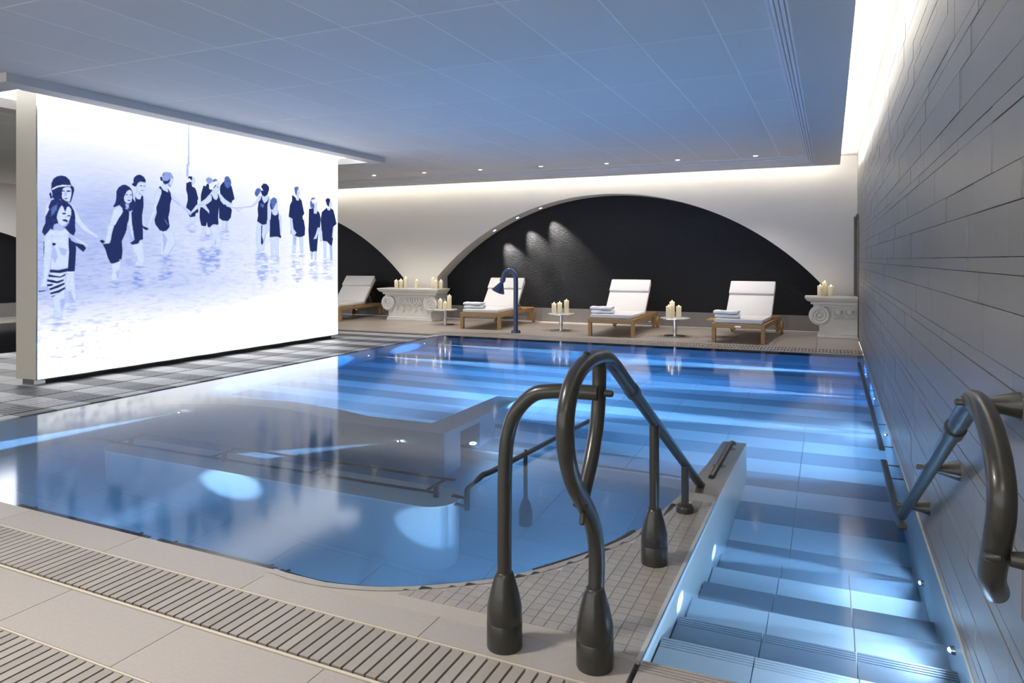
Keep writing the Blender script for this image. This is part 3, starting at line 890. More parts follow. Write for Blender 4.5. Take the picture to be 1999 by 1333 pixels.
Ns 4504,1931 4841,1948 4881,1882 4801,1837 4775,1660 4788,1643 4762,1526 4735,1517 4631,1590 4529,1595 4516,1694
Ss 4453,1798 4491,1807 4504,1685 4516,1579 4466,1586 4441,1691
Ss 4788,1828 4821,1837 4788,1652 4762,1651
Ss 4542,1596 4631,1590 4619,1317 4548,1316
ms 4696,1525 4768,1517 4775,1283 4722,1283
Ps 4280,2396 4881,2376 4881,2370 4280,2392"""
def panel_image():
    W, H = 1640, 1000                       # 3 mm per pixel
    PW, PH = 4.91, 3.0
    rs = np.random.RandomState(3)
    yy, xx = np.mgrid[0:H, 0:W]
    x = (xx + 0.5) * PW / W; z = (yy + 0.5) * PH / H + 0.05
    def vnoise(nx, ny, seed):
        r = np.random.RandomState(seed).rand(ny + 2, nx + 2)
        fx = x / PW * nx; fy = z / 3.1 * ny
        ix = np.clip(fx.astype(int), 0, nx); iy = np.clip(fy.astype(int), 0, ny); ax = fx - ix; ay = fy - iy
        ax = ax * ax * (3 - 2 * ax); ay = ay * ay * (3 - 2 * ay)
        return (r[iy, ix] * (1 - ax) + r[iy, ix + 1] * ax) * (1 - ay) + (r[iy + 1, ix] * (1 - ax) + r[iy + 1, ix + 1] * ax) * ay
    def box(a, k):
        if k < 1: return a
        for ax_ in (0, 1):
            c = np.cumsum(np.pad(a, [(k + 1, k) if i == ax_ else (0, 0) for i in range(a.ndim)], mode='edge'), axis=ax_)
            n = a.shape[ax_]
            hi = np.take(c, range(2 * k + 1, 2 * k + 1 + n), axis=ax_); lo = np.take(c, range(0, n), axis=ax_)
            a = (hi - lo) / (2 * k + 1)
        return a
    rip = 0.5 * vnoise(60, 190, 1) + 0.3 * vnoise(120, 340, 2) + 0.2 * vnoise(26, 90, 4)
    fine = vnoise(200, 420, 7)
    big = vnoise(5, 6, 9)
    # darkness of the sea: strongest at the near end, fading up and down
    mid = np.clip((z - 0.42) / 0.55, 0, 1) * np.clip((2.75 - z) / 0.9, 0, 1)
    left = np.clip(1.15 - x / 4.2, 0.22, 1)
    sea = mid * left * 0.56 * (0.75 + 0.5 * big)
    d = sea * (0.84 + 0.30 * rip)
    wave = np.clip((rip - 0.50) * 3.2, 0, 1) * np.clip((z - 0.25) / 0.3, 0, 1) * np.clip((1.75 - z) / 0.5, 0, 1) * (0.25 + 0.35 * left)
    streak = np.clip((rip - 0.53) * 5, 0, 1) * np.clip((0.75 - z) / 0.4, 0, 1) * np.clip((z - 0.08) / 0.15, 0, 1) * np.clip(1.6 - x, 0, 1) * 0.5
    d = d + wave * 0.22 + streak * 0.7
    def mask(P):
        m = np.zeros((H, W), np.float32)
        px = np.array([p[0] / 1000 for p in P]) * W / PW; py = (np.array([p[1] / 1000 for p in P]) - 0.05) * H / PH
        x0, x1 = max(0, int(px.min()) - 1), min(W, int(px.max()) + 2); y0, y1 = max(0, int(py.min()) - 1), min(H, int(py.max()) + 2)
        if x1 <= x0 or y1 <= y0: return m, (0, 1, 0, 1)
        acc = np.zeros((y1 - y0, x1 - x0), np.float32)
        for ox, oy in ((0.25, 0.25), (0.75, 0.25), (0.25, 0.75), (0.75, 0.75)):
            gx, gy = np.meshgrid(np.arange(x0, x1) + ox, np.arange(y0, y1) + oy)
            c = np.zeros(gx.shape, bool); n = len(px)
            for i in range(n):
                ax_, ay_, bx, by = px[i], py[i], px[(i + 1) % n], py[(i + 1) % n]
                if ay_ == by: continue
                c ^= ((ay_ > gy) != (by > gy)) & (gx < (bx - ax_) * (gy - ay_) / (by - ay_) + ax_)
            acc += c * 0.25
        m[y0:y1, x0:x1] = acc
        return m, (y0, y1, x0, x1)
    lines = []
    for l in FIGS.split('\n'):
        t = l.split(); lines.append((t[0], [tuple(int(v) for v in q.split(',')) for q in t[1:]]))
    ref = np.zeros((H, W), np.float32)
    for k, P in lines:
        if k[1] == 'r': ref = np.maximum(ref, mask(P)[0])
    ref = box(box(ref, 9), 7)
    d = d + ref * np.clip((rip - 0.30) * 2.4, 0, 1) * 0.40
    d = np.clip(d, 0, 1)
    # tones: display sRGB triples
    hi_ = np.array([1.06, 1.06, 1.06]); lo_ = np.array([0.50, 0.60, 0.90])
    img = hi_[None, None] * (1 - d[..., None]) + lo_[None, None] * d[..., None]
    TONE = dict(S=(0.80, 0.86, 1.0), m=(0.68, 0.76, 0.97), M=(0.58, 0.66, 0.90), N=(0.155, 0.205, 0.40), H=(0.17, 0.215, 0.43),
                G=(0.36, 0.44, 0.72), W=(0.93, 0.96, 1.02), P=(0.72, 0.79, 0.95))
    for k, P in lines:
        if k[1] == 'r': continue
        m, (y0, y1, x0, x1) = mask(P)
        y0 = max(0, y0 - 6); x0 = max(0, x0 - 6); y1 += 6; x1 += 6
        mm = m[y0:y1, x0:x1]
        if k[0] in 'mG': mm = box(mm, 2)
        col = np.array(TONE[k[0]])[None, None] * (1 + 0.16 * (fine[y0:y1, x0:x1, None] - 0.5) * (2 if k[0] in 'HG' else 0.5))
        if k[0] == 'S':
            e = box(mm, 5)[..., None]; col = col * (0.86 + 0.17 * np.clip(e, 0, 1))
        img[y0:y1, x0:x1] = img[y0:y1, x0:x1] * (1 - mm[..., None]) + col * mm[..., None]
    img = box(img, 1)
    lin = np.where(img <= 0.04045, img / 12.92, ((np.clip(img, 0, 2) + 0.055) / 1.055) ** 2.4)
    glow = np.clip(1 - np.clip((d - 0.02) * 9, 0, 1), 0, 1)[..., None]     # blown-out paper white
    body = np.clip(np.where(img.min(axis=2, keepdims=True) > 0.96, 1, 0), 0, 1)
    lin = lin / PANEL_E
    lin = lin + box((glow * body).astype(np.float32), 3) * (1.0 - 1.06 ** 2.2 / PANEL_E) * 0.9
    out = np.ones((H, W, 4), np.float32); out[..., :3] = np.clip(lin, 0, 1)
    im = bpy.data.images.new('beach_print', W, H, float_buffer=True, is_data=False)
    im.colorspace_settings.name = 'Linear Rec.709'
    im.pixels.foreach_set(out.ravel()); im.update(); im.pack()
    return im
PX = -7.44
pm, N, L, b_ = nt('beach_print')
N.remove(b_)
ti = N.new('ShaderNodeTexImage'); ti.image = panel_image()
em = N.new('ShaderNodeEmission'); em.inputs[1].default_value = PANEL_E
L.new(ti.outputs[0], em.inputs[0]); L.new(em.outputs[0], N['Material Output'].inputs['Surface'])
lb = thing('lightbox', 'large backlit lightbox printed with a vintage photograph of bathers holding hands in the sea', 'lightbox', (PX, 4.74, 0))
t = MB(); t.box(-0.33, -0.004, 0, 4.92, 0.06, 3.06, bev=0.004); t.build('housing', M['panel_body'], lb)
me = bpy.data.meshes.new('print')
me.from_pydata([(0, 0.006, 0.065), (0, 4.916, 0.065), (0, 4.916, 3.05), (0, 0.006, 3.05)], [], [(0, 1, 2, 3)])
uv = me.uv_layers.new(name='uv'); uv.data.foreach_set('uv', [0, 0.005, 1, 0.005, 1, 1, 0, 1])
me.materials.append(pm); pr = link('print', me, lb); pr['label'] = 'glowing blue-toned print of children and women in dark bathing suits wading hand in hand'
t = MB(); t.box(-0.31, -0.06, 0.06, 4.80, 0.0, 0.06); t.build('base', M['black'], lb)
t = MB(); t.box(-0.22, -0.04, 0.0, 0.12, 0.0, 0.058); t.build('foot', M['steel'], lb)
t = MB(); t.box(-0.22, -0.04, 4.80, 4.90, 0.0, 0.058); t.build('foot', M['steel'], lb)
t = MB(); t.box(-0.004, 0.006, 0.0, 0.008, 0.06, 3.05); t.box(-0.004, 0.006, 4.912, 4.92, 0.06, 3.05); t.box(-0.004, 0.006, 0.0, 4.92, 0.056, 0.064); t.build('frame_edge', M['steel'], lb)

# ================================================================== LIGHTS AS OBJECTS
def downlight(loc, i, label):
    t = thing('ceiling_spotlight', label, 'spotlight', loc, 0, 'recessed ceiling spotlights in a row')
    MB().lathe([(0.036, 0.004), (0.036, -0.003), (0.052, -0.002), (0.052, 0.004)], seg=20, cap=False).build('ring', M['steel'], t)
    MB().lathe([(0.001, -0.001), (0.034, -0.001), (0.034, 0.003)], seg=20).build('lamp', M['lamp_glow'], t)
    return t
DL = [(-8.456, 12.15), (-7.301, 12.18), (-6.082, 12.2), (-4.854, 12.22), (-3.639, 12.32), (-2.395, 12.37), (-1.131, 12.4)]
names = ['recessed ceiling spotlight nearest the lightbox, %s' , ]
order = ['first', 'second', 'third', 'fourth', 'fifth', 'sixth', 'seventh']
for i, (x, y) in enumerate(DL):
    downlight((x, y, ZC), i, '%s recessed ceiling spotlight counted from the lightbox side of the row' % order[i])
    spot('spot_beam', (x, y, ZC - 0.02), (x, y + 0.1, 0), SPOT_W, (1.0, 0.93, 0.84), 95, 0.8, 0.04)
AS = [(-6.53, 'lowest'), (-6.0, 'middle'), (-5.48, 'highest')]
for x, nm in AS:
    z = arch_z(ARCH[0][0], x); yy = 13.78
    sl = math.atan2(-(x - ARCH[0][0]), math.sqrt(R_ * R_ - (x - ARCH[0][0]) ** 2))
    t = thing('arch_spotlight', '%s of three small spotlights set into the left curve of the arch' % nm, 'spotlight', (x, yy, z), 0, 'spotlights in the arch reveal')
    mt = Matrix.Rotation(-sl, 4, 'Y')
    MB().lathe([(0.034, 0.006), (0.034, -0.005), (0.05, -0.004), (0.05, 0.006)], seg=18, mtx=mt, cap=False).build('ring', M['steel'], t)
    MB().lathe([(0.001, -0.003), (0.032, -0.003), (0.032, 0.005)], seg=18, mtx=mt).build('lamp', M['lamp_glow'], t)
    spot('arch_beam', (x + 0.02, yy, z - 0.03), (x + 0.42, YD, z - 0.75), 300, (1.0, 0.93, 0.82), 46, 0.8, 0.015)

# underwater lamps, the last ones added as unseen fill
def pool_lamp(loc, d, label, power=1.0, ang=9, wide=0.5, tgt_dz=-0.03):
    t = thing('pool_lamp', label, 'pool lamp', loc, 0, 'underwater lamps in the pool walls')
    d = Vector(d).normalized()
    mt = d.to_track_quat('Z', 'Y').to_matrix().to_4x4()
    MB().lathe([(0.026, -0.01), (0.024, 0.005), (0.016, 0.007), (0.016, -0.005)], seg=16, mtx=mt, cap=False).build('ring', M['steel'], t)
    MB().lathe([(0.015, 0.0), (0.014, 0.008), (0.009, 0.013), (0.001, 0.014)], seg=16, mtx=mt).build('lamp', M['pool_glow'], t)
    p = Vector(loc) + d * 0.03
    if ang < 60: spot('pool_beam', p, p + d + Vector((0, 0, tgt_dz)), LAMP_W * power * (60 if ang < 20 else 1), (0.62, 0.80, 1.0), ang, 0.6, 0.012)
    if wide > 0: spot('pool_spill', p, p + d + Vector((0, 0, -0.15)), LAMP_W * wide, (0.52, 0.73, 1.0), 165, 0.6, 0.03)
    return t
for y, z, w_, sp, nm in ((2.97, -0.20, 0.3, 0.05, 'nearest'), (3.90, -0.60, 0.35, 0.09, 'second nearest'), (6.25, -0.22, 1.6, 0.22, 'middle'), (7.82, -0.27, 1.8, 0, 'second farthest'), (9.64, -0.50, 2.0, 0, 'farthest')):
    pool_lamp((XR - 0.012, y, z), (-1, 0, 0), '%s small bright lamp under water in the right pool wall' % nm, w_, wide=sp)
pool_lamp((XL + 0.012, 10.15, -0.55), (1, 0, 0), 'bright lamp under water in the left pool wall near the far corner', 2.0, wide=0)
pool_lamp((XL + 0.012, 8.6, -0.55), (1, 0, 0), 'bright lamp under water in the left pool wall nearer the lightbox', 2.0, wide=0)
pool_lamp((-2.70, 5.22, -0.72), (1, 0.05, 0), 'bright lamp in the niche of the submerged partition wall', 0.5, wide=0.05)
pool_lamp((-3.12, 4.825, -0.50), (-0.9, -0.75, -0.1), 'bright lamp on the submerged partition shining into the spa basin', 1.5, wide=0)
pool_lamp((-5.45, 4.77, -0.45), (-0.35, -1, -0.1), 'bright lamp in the curved far wall of the spa basin', 1.3, wide=0)
pool_lamp((-1.85, 2.335, -0.62), (-0.15, 1, 0.02), 'lamp facing away from view in the near wall lighting the submerged block', 0.5, ang=30, wide=0.07)
pool_lamp((-3.75, 2.395, -0.55), (0.1, 1, 0.0), 'lamp facing away from view in the near wall of the spa basin further left', 0.5, ang=30, wide=0.07)
pool_lamp((-5.2, 2.44, -0.6), (0, 1, 0), 'added unseen fill lamp in the near pool wall below the left edge', 0, ang=150, wide=0.05)  # added to brighten the left of the basin, no known lamp
pool_lamp((XR - 0.012, 2.42, -0.05), (-1, 0, 0), 'added out-of-view fill lamp beside the first step in the right pool wall', 0, ang=150, wide=0.12)  # added out of frame to light the first treads
pool_lamp((-0.86, 3.3, -0.6), (-0.9, 0.4, 0), 'added unseen fill lamp in the curved side of the tiled peninsula', 0, ang=150, wide=0.11)  # added spill for the spa basin, turned away from the camera
pool_lamp((-0.65, 5.512, -0.45), (0, 1, 0), 'added unseen fill lamp on the far end of the sunken peninsula', 0, ang=150, wide=0.9)  # added hidden fill for the general blue of the main pool
pool_lamp((-4.6, 5.335, -0.5), (0, 1, 0), 'added unseen fill lamp behind the curved ledge of the spa basin', 0, ang=150, wide=1.0)  # added hidden fill, brightens the water behind the ledge
pool_lamp((-2.85, 6.362, -0.5), (0, 1, 0), 'added unseen fill lamp on the end of the submerged partition', 0, ang=150, wide=1.2)  # added hidden fill for the far half of the pool

# ================================================================== HANDRAILS
def yz(X, pts): return [(X, y, z) for y, z in pts]
def bell(mb, x, y, z0=0.0, s=1.0):
    mb.lathe([(0.058 * s, 0.0), (0.060 * s, 0.006), (0.060 * s, 0.085 * s), (0.0585 * s, 0.088 * s), (0.060 * s, 0.091 * s), (0.058 * s, 0.14 * s), (0.047 * s, 0.19 * s), (0.034 * s, 0.235 * s), (0.029 * s, 0.25 * s), (0.026 * s, 0.252 * s)], c=(x, y, z0), seg=28)
def knob(mb, p, d, r=0.011, L=0.03):
    d = Vector(d).normalized(); p = Vector(p)
    mb.tube([p, p + d * L * 0.75, p + d * L * 0.92, p + d * L], [r, r, r * 0.75, r * 0.2], 12)
hr = thing('stair_handrail', 'dark bronze tubular handrail looping beside the pool steps on bell-shaped feet', 'handrail', (-0.69, 2.2, 0))
def RP(mb, name, m='rail', par=None):
    # points given in world space, moved into the parent's space
    par = par or hr; o = Vector(par.location)
    mb.v = [tuple(Vector(v) - o) for v in mb.v]
    return mb.build(name, M[m], par)
X0 = -0.69; TR = 0.0245
loop = smooth_path(yz(X0, [(2.215, 0.20), (2.225, 0.33), (2.205, 0.42), (2.13, 0.52), (2.01, 0.63), (1.945, 0.724), (1.925, 0.80), (1.935, 0.872), (1.985, 0.937), (2.08, 0.975), (2.20, 0.985), (2.33, 0.968), (2.44, 0.925)]), 7)
t = MB(); t.tube(loop + [Vector((X0, 2.68, 0.798))], 0.0265, 20); RP(t, 'loop')
t = MB(); t.tube([(X0, 2.64, 0.819), (X0, 4.33, -0.055)], 0.0235, 20); RP(t, 'straight_rail')
t = MB(); t.tube([(X0, 2.655, 0.811), (X0, 2.70, 0.788)], 0.0300, 20); RP(t, 'joint_sleeve')
t = MB(); t.tube(smooth_path(yz(X0, [(2.25, 0.965), (2.25, 0.876), (2.225, 0.767), (2.165, 0.67), (2.09, 0.59), (2.06, 0.555)]), 6), 0.0235, 18); RP(t, 'inner_bar')
t = MB(); bell(t, X0, 2.205); RP(t, 'foot')
t = MB(); t.tube([(X0, 3.05, 0.20), (X0, 3.05, 0.60)], 0.021, 18); bell(t, X0, 3.05, s=0.94); RP(t, 'post')
t = MB(); t.tube([(X0 + 0.005, 3.73, 0.02), (X0 + 0.005, 3.73, 0.25)], 0.019, 18)
t.lathe([(0.045, 0.0), (0.046, 0.028), (0.040, 0.036), (0.022, 0.040)], c=(X0 + 0.005, 3.73, 0.0), seg=24); RP(t, 'post')
t = MB(); knob(t, (X0, 2.12, 1.000), (0, -0.1, 1), 0.010, 0.016); RP(t, 'rivet')
t = MB(); knob(t, (X0, 2.085, 0.525), (0.1, -0.6, -0.8), 0.010, 0.035); RP(t, 'rivet')
# low rail joined to it
lr = thing('low_handrail', 'low dark bronze hoop rail joined to the side of the stair handrail', 'handrail', (-1.0, 2.2, 0))
t = MB(); t.tube(smooth_path([(-1.003, 2.195, 0.2), (-1.003, 2.195, 0.45), (-0.999, 2.195, 0.64), (-0.986, 2.2, 0.735), (-0.955, 2.2, 0.80), (-0.90, 2.205, 0.852), (-0.84, 2.21, 0.866), (-0.77, 2.22, 0.869), (-0.685, 2.225, 0.869)], 7), 0.0245, 20); RP(t, 'hoop', par=lr)
t = MB(); bell(t, -1.003, 2.195); RP(t, 'foot', par=lr)
t = MB(); knob(t, (-0.665, 2.23, 0.869), (1, 0, 0), 0.011, 0.03); RP(t, 'rivet', par=lr)
# right wall rail
wr = thing('wall_handrail', 'dark bronze handrail curving down on cone brackets along the slate wall', 'handrail', (0.32, 1.8, 0.9))
XW = 0.318
t = MB()
pts = smooth_path([(0.318, 1.80, 0.60), (0.300, 1.735, 0.655), (0.298, 1.675, 0.740), (0.300, 1.645, 0.81), (0.302, 1.66, 0.87), (0.304, 1.73, 0.925), (0.308, 1.86, 0.962), (0.314, 2.02, 0.962), (0.318, 2.14, 0.920), (0.318, 2.27, 0.860)], 8)
t.tube(pts, 0.0255, 20); RP(t, 'loop', par=wr)
t = MB(); t.tube([(XW, 2.25, 0.869), (XW, 3.99, 0.045)], 0.0225, 20); RP(t, 'straight_rail', par=wr)
t = MB(); t.tube([(XW, 2.33, 0.832), (XW, 2.39, 0.803)], 0.0285, 20); RP(t, 'joint_sleeve', par=wr)
for (y, z) in ((2.02, 0.955), (2.88, 0.572), (3.70, 0.183), (1.66, 0.72)):
    c = MB(); vs = []
    mt = Matrix.Rotation(PI / 2, 4, 'Y')
    c.lathe([(0.014, 0.0), (0.018, 0.03), (0.034, 0.086), (0.034, 0.09)], c=(XW - 0.002, y, z), seg=20, mtx=mt)
    knob(c, (XW - 0.018, y, z), (-1, 0, 0), 0.010, 0.028)
    RP(c, 'bracket', par=wr)
# under-water wall rail further on
ur = thing('wall_handrail', 'submerged handrail running along the right pool wall towards the far end', 'handrail', (0.34, 5.0, -0.1))
t = MB(); t.tube([(XW, 3.96, 0.0), (XW, 4.15, -0.075), (XW, 4.35, -0.10), (XW, 5.35, -0.10)], 0.021, 14); RP(t, 'rail_section', par=ur)
t = MB(); t.tube([(XW + 0.01, 5.65, -0.12), (XW + 0.01, 10.2, -0.12)], 0.021, 14); RP(t, 'rail_section', par=ur)
for y in (4.4, 4.95, 5.25, 5.75, 6.5, 7.3, 8.1, 8.9, 9.8):
    t = MB(); t.tube([(XW, y, -0.115), (XR, y, -0.115)], [0.008, 0.014], 10); RP(t, 'bracket', par=ur)
# rail standing on the submerged end of the peninsula
sr = thing('submerged_handrail', 'short handrail under water on the sunken end of the peninsula', 'handrail', (-0.65, 4.9, -0.1))
t = MB(); t.tube(smooth_path([(-0.655, 4.42, -0.012), (-0.652, 4.9, -0.010), (-0.648, 5.28, -0.012), (-0.646, 5.36, -0.03), (-0.645, 5.40, -0.08), (-0.645, 5.40, -0.14)], 5), 0.020, 14); RP(t, 'rail_section', par=sr)
t = MB(); t.lathe([(0.042, -0.06), (0.042, -0.04), (0.02, -0.03), (0.016, -0.015)], c=(-0.65, 4.72, 0), seg=18); RP(t, 'foot', par=sr)
t = MB(); t.lathe([(0.042, -0.15), (0.042, -0.12), (0.02, -0.11), (0.016, -0.02)], c=(-0.648, 5.25, 0), seg=18); RP(t, 'foot', par=sr)
# rail between bench and partition, just above the water
br = thing('basin_handrail', 'thin dark rail skimming the water surface between spa basin and pool', 'handrail', (-1.8, 4.4, 0))
t = MB(); t.tube(smooth_path([(-1.93, 3.70, -0.42), (-1.93, 3.70, -0.15), (-1.925, 3.72, -0.06), (-1.90, 3.82, 0.01), (-1.87, 3.95, 0.018), (-1.82, 4.6, 0.018), (-1.755, 5.45, 0.016)], 6), 0.017, 14); RP(t, 'rail_section', par=br)
t = MB(); t.tube([(-1.84, 4.36, 0.018), (-1.84, 4.36, -0.82)], 0.014, 12); t.lathe([(0.045, -1.2), (0.045, -1.0), (0.03, -0.86), (0.014, -0.8)], c=(-1.84, 4.36, 0), seg=18); RP(t, 'post', par=br)
t = MB(); knob(t, (-1.84, 4.36, 0.02), (0, 0, 1), 0.011, 0.028); RP(t, 'rivet', par=br)
for z in (-0.25, -0.38):
    t = MB(); t.tube([(-2.03, 3.72, z), (-1.93, 3.70, z)], [0.022, 0.010], 12); RP(t, 'bracket', par=br)
# ladder-like rail on top of the bench block
lb2 = thing('bench_rail', 'ladder-shaped dark grab rail under water on top of the spa block', 'grab rail', (-3.5, 3.74, -0.2))
for y in (3.62, 3.87):
    t = MB(); t.tube([(-4.84, y, -0.14), (-2.10, y, -0.14)], 0.017, 12); RP(t, 'rail_section', par=lb2)
for x in (-4.78, -3.85, -3.0, -2.16):
    t = MB(); t.tube([(x, 3.62, -0.14), (x, 3.87, -0.14)], 0.015, 12); t.tube([(x, 3.745, -0.14), (x, 3.745, -0.36)], 0.017, 12); RP(t, 'cross_bar', par=lb2)
t = MB(); t.tube(smooth_path([(-4.80, 3.62, -0.14), (-4.92, 3.64, -0.14), (-5.05, 3.60, -0.13)], 4), 0.015, 12); RP(t, 'rail_end', par=lb2)
# grab rails hugging the near edge
def edge_rail(pts, label, z=-0.03, r=0.015):
    c = Vector(pts[len(pts) // 2]).to_3d()
    g = thing('edge_grab_rail', label, 'grab rail', (c.x, c.y, z))
    P = smooth_path([(p[0], p[1], z) for p in pts], 5)
    t = MB(); t.tube(P, r, 12); RP(t, 'tube', par=g)
    for q in (P[2], P[-3]):
        t = MB(); knob(t, q, (0, 1, 0.1), 0.009, 0.03); RP(t, 'bracket', par=g)
def ny(x): return shear(2.302, x) + 0.035
edge_rail([(x, ny(x)) for x in (-6.0, -5.2, -4.6, -4.05)], 'dark underwater grab rail at the left end of the near pool edge')
edge_rail([(x, ny(x)) for x in (-3.97, -3.6, -3.2, -2.95)], 'dark underwater grab rail along the near edge below the lightbox reflection')
edge_rail([(x, ny(x)) for x in (-2.88, -2.6, -2.3, -2.16)], 'dark underwater grab rail along the near edge just before the curve')
def off(i, d=0.03):
    a = Vector(CURVES[max(0, i - 1)]); b = Vector(CURVES[min(len(CURVES) - 1, i + 1)]); dd = (b - a).normalized(); n = Vector((-dd.y, dd.x)); return Vector(CURVES[i]) + n * d
ks = [i for i in range(len(CURVES)) if CURVES[i][0] < -1.17]
edge_rail([off(i) for i in ks[::3]], 'curved dark grab rail under water round the tiled peninsula, near part')
ks = [i for i in range(len(CURVES)) if -1.13 < CURVES[i][0] and CURVES[i][1] < 3.45]
edge_rail([off(i) for i in ks[::3]], 'curved dark grab rail under water behind the bell-footed posts', -0.02)

# ================================================================== SHOWER
sh_ = thing('pool_shower', 'navy blue gooseneck pool shower on the far pool edge before a lounger', 'shower', (-5.09, 11.62, 0))
t = MB(); t.tube(smooth_path([(0, 0, 0.03), (0, 0, 0.5), (0, 0, 0.92), (-0.012, 0, 1.00), (-0.06, 0, 1.075), (-0.13, 0, 1.10), (-0.20, 0, 1.07), (-0.235, 0, 1.0), (-0.245, 0, 0.94)], 6), 0.042, 18); t.build('pole', M['rail_blue'], sh_)
t = MB(); t.lathe([(0.085, 0), (0.085, 0.03), (0.075, 0.045), (0.045, 0.05)], seg=24); t.build('base_flange', M['rail_blue'], sh_)
mt = Matrix.Rotation(math.radians(24), 4, 'Y')
t = MB(); t.lathe([(0.005, 0.03), (0.048, 0.03), (0.05, 0.0), (0.048, -0.03), (0.03, -0.035)], c=(-0.255, 0, 0.93), seg=18, mtx=mt); t.build('swivel_joint', M['rail_blue'], sh_)
t = MB(); t.lathe([(0.03, 0.0), (0.035, -0.03), (0.075, -0.11), (0.118, -0.19), (0.12, -0.20), (0.10, -0.195)], c=(-0.265, 0, 0.905), seg=28, mtx=mt); t.build('shower_head', M['rail_blue'], sh_)

# ================================================================== LOUNGERS
def make_lounger(label):
    t = thing('sun_lounger', label, 'sun lounger', group='teak loungers along the far wall')
    W = 0.80; FH = 0.30; Lf = 1.98; hw = W / 2
    b = MB()
    for s in (-1, 1): b.box(min(s * hw, s * (hw - 0.045)), max(s * hw, s * (hw - 0.045)), 0, Lf, FH - 0.07, FH, bev=0.004)
    b.box(-hw + 0.045, hw - 0.045, 0.0, 0.04, FH - 0.07, FH, bev=0.004); b.box(-hw + 0.045, hw - 0.045, Lf - 0.04, Lf, FH - 0.07, FH, bev=0.004)
    b.box(-hw + 0.045, hw - 0.045, 1.0, 1.04, FH - 0.07, FH - 0.01)
    b.build('frame', M['teak'], t)
    for s in (-1, 1):
        x = s * (hw - 0.03)
        MB().box(x - 0.03, x + 0.03, 0.02, 0.08, 0, FH - 0.07, bev=0.004).build('leg', M['teak'], t)
    for s in (-1, 1):
        x = s * (hw - 0.03)
        MB().box(x - 0.025, x + 0.025, Lf - 0.30, Lf - 0.24, 0.04, FH - 0.07, bev=0.004).build('leg', M['teak'], t)
        w_ = MB(); mt = Matrix.Rotation(PI / 2, 4, 'Y')
        w_.lathe([(0.005, -0.018), (0.105, -0.018), (0.11, -0.012), (0.11, 0.012), (0.105, 0.018), (0.03, 0.018), (0.025, 0.024), (0.005, 0.024)], c=(s * (hw + 0.022), Lf - 0.12, 0.11), seg=24, mtx=mt)
        w_.build('wheel', M['teak'], t)
    MB().tube([(-hw - 0.02, Lf - 0.12, 0.11), (hw + 0.02, Lf - 0.12, 0.11)], 0.012, 10).build('axle', M['steel'], t)
    for k in range(9):
        MB().box(-hw + 0.05, hw - 0.05, 0.07 + k * 0.105, 0.07 + k * 0.105 + 0.075, FH - 0.025, FH - 0.003).build('slat', M['teak'], t)
    for k in range(7):
        MB().box(-hw + 0.05, hw - 0.05, 1.20 + k * 0.10, 1.20 + k * 0.10 + 0.07, FH - 0.035, FH - 0.013).build('slat', M['teak'], t)
    # raised back
    ang = math.radians(46); hy, hz = 1.06, FH
    mt = Matrix.Translation((0, hy, hz)) @ Matrix.Rotation(ang, 4, 'X')
    b = MB()
    for s in (-1, 1): b.box(min(s * (hw - 0.05), s * (hw - 0.09)), max(s * (hw - 0.05), s * (hw - 0.09)), 0, 0.72, -0.005, 0.035, mtx=mt)
    for k in range(6): b.box(-hw + 0.09, hw - 0.09, 0.03 + k * 0.12, 0.10 + k * 0.12, 0.0, 0.02, mtx=mt)
    b.build('back_frame', M['teak'], t)
    for s in (-1, 1):
        b = MB(); a = mt @ Vector((s * 0.25, 0.42, 0)); b.tube([a, (s * 0.25, 1.55, FH - 0.02)], 0.010, 8)
        b.build('back_support', M['steel'], t)
    # cushions
    c = MB(); c.box(-hw + 0.035, hw - 0.035, 0.03, 0.62, FH + 0.002, FH + 0.07, bev=0.022); c.build('seat_cushion', M['cushion'], t)
    c = MB(); c.box(-hw + 0.035, hw - 0.035, 0.625, 1.06, FH + 0.002, FH + 0.07, bev=0.022); c.build('seat_cushion', M['cushion'], t)
    c = MB(); c.box(-hw + 0.03, hw - 0.03, 0.0, 0.72, 0.037, 0.105, bev=0.022, mtx=mt); c.build('back_cushion', M['cushion'], t)
    c = MB(); c.box(-hw + 0.028, hw - 0.028, 0.45, 0.735, 0.100, 0.145, bev=0.020, mtx=mt); c.build('head_pillow', M['cushion'], t)
    return t
l2 = make_lounger('off-white cushioned teak lounger in the middle of the arch, two towels on its foot end')
l2.location = (-3.385, 11.69, 0); l2.rotation_euler = (0, 0, math.radians(1))
l1 = dup(l2, (-5.955, 11.92, 0), math.radians(3.5), 'off-white cushioned teak lounger standing behind the navy blue shower')
l3 = dup(l2, (-1.32, 11.56, 0), math.radians(-3.5), 'off-white cushioned teak lounger at the right, with a small side tray')
l0 = dup(l2, (-9.72, 12.15, 0), math.radians(5), 'off-white cushioned teak lounger half hidden behind the lightbox')
tr = MB(); tr.box(-0.62, -0.42, 0.62, 1.0, 0.272, 0.30, bev=0.003); tr.build('side_tray', M['teak'], l3)
tr = MB(); tr.box(-0.04, 0.05, -0.003, 0.0, 0.245, 0.268); tr.build('badge', M['badge'], l3)['label'] = 'small blank metal badge'

